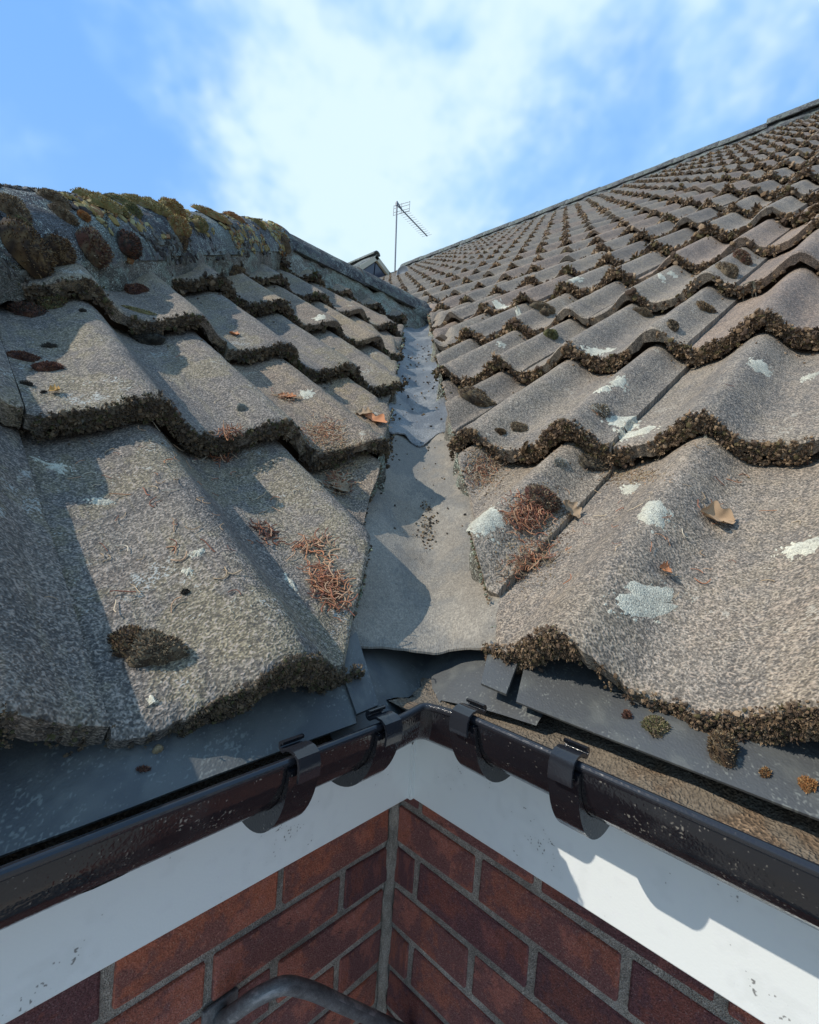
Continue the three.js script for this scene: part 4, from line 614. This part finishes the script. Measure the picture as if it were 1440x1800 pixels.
litter(RL, 320, 860, 620, 620, 0, 95, PALE.concat(ORS), 'single pale strands strewn over the shaded slope', .013, .001);
litter(RR, 928, 905, 110, 90, -.75, 260, ORS, 'dense heap of orange-red catkin strands in the trough above the sunny eave', .016, .010); litter(RR, 935, 985, 150, 60, -.5, 230, ORS.concat(TANM), 'long heap of orange-brown strands below the dense one', .013, .006); litter(RR, 848, 826, 90, 80, -.4, 190, PALE.concat(ORS), 'fine pale fibres in the trough below the second course edge', .011, .002); litter(RR, 1180, 880, 560, 480, 0, 70, PALE.concat(ORS), 'single pale strands strewn over the sunny slope', .012, .001);
{ // grit in the troughs next to the valley and on the sheet
  const r = rng(4242), list = []; for (let k = 0; k < 3400; k++) { const g = () => (r() + r() + r() - 1.5) / 1.5; const z = [[930, 960, 90, 120, RR], [850, 830, 60, 60, RR], [955, 900, 60, 60, RR], [1110, 835, 80, 24, RR], [600, 820, 50, 70, RL], [575, 775, 60, 40, RL]][k % 6]; const H = z[4].hit(z[0] + g() * z[2], z[1] + g() * z[3]); if (!H) continue; const m = mpp(H.P); list.push({ p: H.P, n: H.N, r: m * (.7 + r() * 1.6), spin: r() * 6, c: pick(TANM.concat([[.3, .2, .12]]), r) }); }
  const o = instances('tile_grit', crumbGeo, M.crumb, list, null); thing(o, 'tile_grit', 'brown grit and crumbs gathered in the tile troughs next to the valley', 'grit'); o.userData.kind = 'stuff';
  const l2 = []; for (let k = 0; k < 420; k++) { const g = () => (r() + r() + r() - 1.5) / 1.5; const c = r() < .22 ? [-.13 + g() * .075, .015 + g() * .022] : r() < .5 ? [-.32 + g() * .1, -.085 + r() * .02] : [-.1 - r() * .9, (r() - .5) * .17]; const P = valleyPt(c[0], c[1], c[0] < -.36 ? .160 : .1505); P.y += .001; const d = P.distanceTo(CAM); l2.push({ p: P, n: V3(.3, .9, .3), r: .0011 * (.5 + r() * 1.1) * clamp(d / .6, 1, 2), spin: r() * 6, c: pick(BROWN.concat(DARKM), r) }); }
  const o2 = instances('valley_grit', crumbGeo, M.crumb, l2, null); thing(o2, 'valley_grit', 'dark grit scattered on the grey valley sheet', 'grit'); o2.userData.kind = 'stuff';
}

/* ------------------------------------------------------------------ dead leaves */
function leafGeo(seed, len, wid, curl, lobes) { const G = new Geo(), n = 26, m = 10, rows = [], r = rng(seed), ph = r() * 6; for (let i = 0; i <= n; i++) { const t = i / n, row = []; const hw = wid / 2 * Math.pow(Math.sin(PI * clamp(t * .96 + .02)), .8) * (1 + .28 * Math.sin(t * lobes * 6.28 + ph)); for (let j = 0; j <= m; j++) { const q = j / m * 2 - 1; const x = (t - .5) * len, z = q * hw, y = curl * (q * q * hw * 1.3 + Math.pow(t - .4, 2) * len * .9) + (vnoise(t * 6, q * 3, 0, seed) - .5) * wid * .15 - Math.abs(q) * 0; row.push(G.v(V3(x, y + .001, z), t, j / m)); } rows.push(row); } for (let i = 0; i < n; i++) for (let j = 0; j < m; j++) G.q(rows[i][j], rows[i][j + 1], rows[i + 1][j + 1], rows[i + 1][j]); return G.build(); }
const leafMat = c => new THREE.MeshPhysicalMaterial({ color: new THREE.Color().setRGB(...c), roughness: .8, side: THREE.DoubleSide, transmission: 0 });
const LM = [leafMat([.36, .24, .14]), leafMat([.42, .18, .08]), leafMat([.30, .21, .13]), leafMat([.45, .26, .08])];
[['R', 1254, 914, 58, 30, .3, 0, 'curled tan oak leaf casting a shadow on the big sunny eave tile', .55], ['R', 1000, 899, 40, 20, .9, 2, 'small folded brown leaf beside the dense strand heap', .5], ['R', 1164, 1003, 22, 14, .2, 1, 'tiny orange leaf scrap above the large round lichen', .6], ['L', 662, 742, 46, 16, .6, 1, 'orange leaf scrap with a stalk at the valley edge of the shaded slope', .4], ['L', 640, 730, 30, 16, .1, 2, 'grey-brown leaf scrap beside the orange one at the valley edge', .4], ['L', 598, 862, 44, 18, .75, 2, 'narrow pale brown leaf on the roll below the rusty fibres', .5], ['L', 412, 590, 20, 10, .3, 1, 'small orange leaf scrap on a black course edge', .4], ['L', 97, 690, 18, 14, -.4, 3, 'small yellow leaf scrap on the tile under the hip', .4], ['L', 505, 700, 34, 10, .2, 1, 'orange shrivelled leaf in the trough among fibres', .4]]
  .forEach(([w, x, y, a, b, t, mi, label, curl], k) => { const R = w === 'R' ? RR : RL, H = R.hit(x, y); if (!H) return; const m = mpp(H.P); const o = group('dead_leaf', label, 'leaf'); orient(o, H.P.clone().addScaledVector(H.N, .001), H.N, imgRight.clone().applyAxisAngle(H.N, -t)); part('blade', leafGeo(50 + k, a * m, b * m * 1.5, curl, 2 + k % 3), LM[mi], o); part('stalk', tube([V3(a * m * .4, .002, 0), V3(a * m * .55, .003, a * m * .05), V3(a * m * .75, .001, a * m * .02)], .0004, 5, 6), LM[2], o); });
console.log('details done');

/* ------------------------------------------------------------------ beyond the ridge: gable, aerial, dish */
{
  const onX = (px, py, x) => { const d = ray(px, py); return CAM.clone().addScaledVector(d, (x - CAM.x) / d.x); };
  const GX = -6.45, A = onX(662, 447, GX), Rf = onX(699, 496, GX), Lf = onX(588, 494, GX);
  const h = group('gabled_house', 'small tiled gable with dark blue-grey panels showing above the far end of the ridge', 'house');
  const dl = A.clone().sub(Lf).normalize(), dr = Rf.clone().sub(A).normalize(); const low = 2.2, l2 = A.clone().addScaledVector(dl, -low), r2 = A.clone().addScaledVector(dr, 1.3);
  const back = V3(-3, 0, 0), X = V3(1, 0, 0), nl = V3(0, dl.z > 0 ? -dl.z : dl.z, 0);
  const slope = (p, q, th) => { const n = q.clone().sub(p).cross(X).normalize(); if (n.y < 0) n.negate(); return slab([p, q, q.clone().add(back), p.clone().add(back)], n, th, 2, 10, 24, P => (Math.sin(P.x * 42) * .012)); };
  part('roof', slope(l2, A, .05), M.hip, h); part('roof', slope(A, r2, .05), M.hip, h);
  part('ridge_tile', sweep(halfRound(.075, .014, -.1, 14), axisFrames(A.clone().add(V3(.02, -.02, 0)), A.clone().add(V3(-3, -.02, 0)), 8), 2), M.hip, h);
  const inset = V3(-.06, -.05, 0), wa = A.clone().add(inset), wl = l2.clone().add(V3(-.06, -.05, 0)), wr = r2.clone().add(V3(-.06, -.05, 0));
  const tri = (a, b, c, x) => { const G = new Geo(), i = [a, b, c].map(p => G.v(p.clone().add(V3(x, 0, 0)), p.z * 2, p.y * 2)), j = [a, b, c].map(p => G.v(p.clone().add(V3(x - .05, 0, 0)), p.z * 2, p.y * 2)); G.t(i[0], i[1], i[2]); G.t(j[0], j[2], j[1]); for (const [s, t] of [[0, 1], [1, 2], [2, 0]]) G.q(i[s], j[s], j[t], i[t]); return G.build(.3); };
  const base = Math.min(wl.y, wr.y); part('gable_wall', tri(wa, wl, wr, 0), M.timber, h);
  const mid = A.clone().add(V3(-.02, -.14, 0)), dn = V3(0, -.55, 0);
  const pane = (a, b, c) => { const G = new Geo(), i = [a, b, c].map(p => G.v(p)), j = [a, b, c].map(p => G.v(p.clone().add(V3(-.02, 0, 0)))); G.t(i[0], i[1], i[2]); G.t(j[0], j[2], j[1]); for (const [s, t] of [[0, 1], [1, 2], [2, 0]]) G.q(i[s], j[s], j[t], i[t]); return G.build(.3); };
  const pl = mid.clone().addScaledVector(dl, -.62), pr = mid.clone().addScaledVector(dr, .62), pm = V3(mid.x, Math.min(pl.y, pr.y), mid.z + .02);
  part('window_pane', pane(mid.clone().add(V3(0, 0, .012)), pl, pm.clone().add(V3(0, 0, .012))), M.glass, h); part('window_pane', pane(mid.clone().add(V3(0, 0, -.012)), pm.clone().add(V3(0, 0, -.012)), pr), M.glass, h);
  const barge = (p, q) => { const d = q.clone().sub(p).normalize(), n = d.clone().cross(X).normalize(); if (n.y < 0) n.negate(); const o = V3(.012, 0, 0); return slab([p.clone().add(o).addScaledVector(n, -.01), q.clone().add(o).addScaledVector(n, -.01), q.clone().add(o).addScaledVector(n, -.085), p.clone().add(o).addScaledVector(n, -.085)], X, .05, 2, 4, 2); };
  part('barge_board', barge(A, l2), M.bargeboard, h); part('barge_board', barge(A, r2), M.bargeboard, h);
  // aerial on its mast
  const at = (px, py, D) => { const d = ray(px, py); const k = D / d.dot(V3(AX.z, AY.z, AZ.z)); return CAM.clone().addScaledVector(d, k); };
  const D = 9.0, top = at(698, 354, D), bot = at(695.5, 484, D); bot.y -= .4; const ae = group('tv_aerial', 'thin television aerial on a tall mast against the bright cloud', 'aerial');
  part('mast', tube([bot, top], .014, 8, 2), M.metal, ae);
  const b0 = at(699, 361, D), e = ray(751, 415), b1 = CAM.clone().addScaledVector(e, (b0.y - CAM.y) / e.y); part('boom', tube([b0, b1], .012, 6, 2), M.metal, ae);
  const bd = b1.clone().sub(b0).normalize(), sd = V3(bd.z, 0, -bd.x); for (let k = 0; k < 13; k++) { const p = b0.clone().lerp(b1, .2 + .78 * k / 12); part('director', tube([p.clone().addScaledVector(sd, -.11), p.clone().addScaledVector(sd, .11)], .0035, 5, 1), M.metal, ae); }
  const rc = b0.clone().lerp(b1, .12); for (const yy of [-.07, -.02, .05, .10]) part('reflector', tube([rc.clone().addScaledVector(sd, -.17).add(V3(0, yy, 0)), rc.clone().addScaledVector(sd, .17).add(V3(0, yy, 0))], .005, 5, 1), M.metal, ae); for (const k of [-.17, 0, .17]) part('reflector_frame', tube([rc.clone().addScaledVector(sd, k).add(V3(0, -.08, 0)), rc.clone().addScaledVector(sd, k).add(V3(0, .11, 0))], .005, 5, 1), M.metal, ae);
  part('brace', tube([b0.clone().lerp(b1, .16), top.clone()], .010, 6, 1), M.metal, ae); part('mast_clamp', new RoundedBoxGeometry(.04, .07, .04, 1, .006).translate(top.x, top.y - .05, top.z), M.metal, ae);
  const ds = group('satellite_dish', 'small grey satellite dish at the foot of the aerial mast', 'dish'); const dc = at(709, 481, 7.0); ds.position.copy(dc);
  const pts = []; for (let k = 0; k <= 10; k++) pts.push(new THREE.Vector2(k / 10 * .10, Math.pow(k / 10, 2) * .03)); for (let k = 10; k >= 0; k--) pts.push(new THREE.Vector2(k / 10 * .10, Math.pow(k / 10, 2) * .03 - .005)); const lg = new THREE.LatheGeometry(pts, 28); lg.rotateX(PI / 2); lg.rotateY(.15); part('reflector_dish', lg, M.metal, ds); part('feed_arm', tube([V3(0, -.09, .02), V3(.01, -.04, .09), V3(.01, 0, .11)], .008, 6, 6), M.metal, ds); part('dish_bracket', tube([V3(0, 0, -.01), V3(-.02, -.05, -.05), V3(-.03, -.16, -.06)], .012, 6, 6), M.metal, ds);
}

scene.traverse(o => { if (o.isMesh) { o.castShadow = true; o.receiveShadow = true; } });
renderer.render(scene, camera);
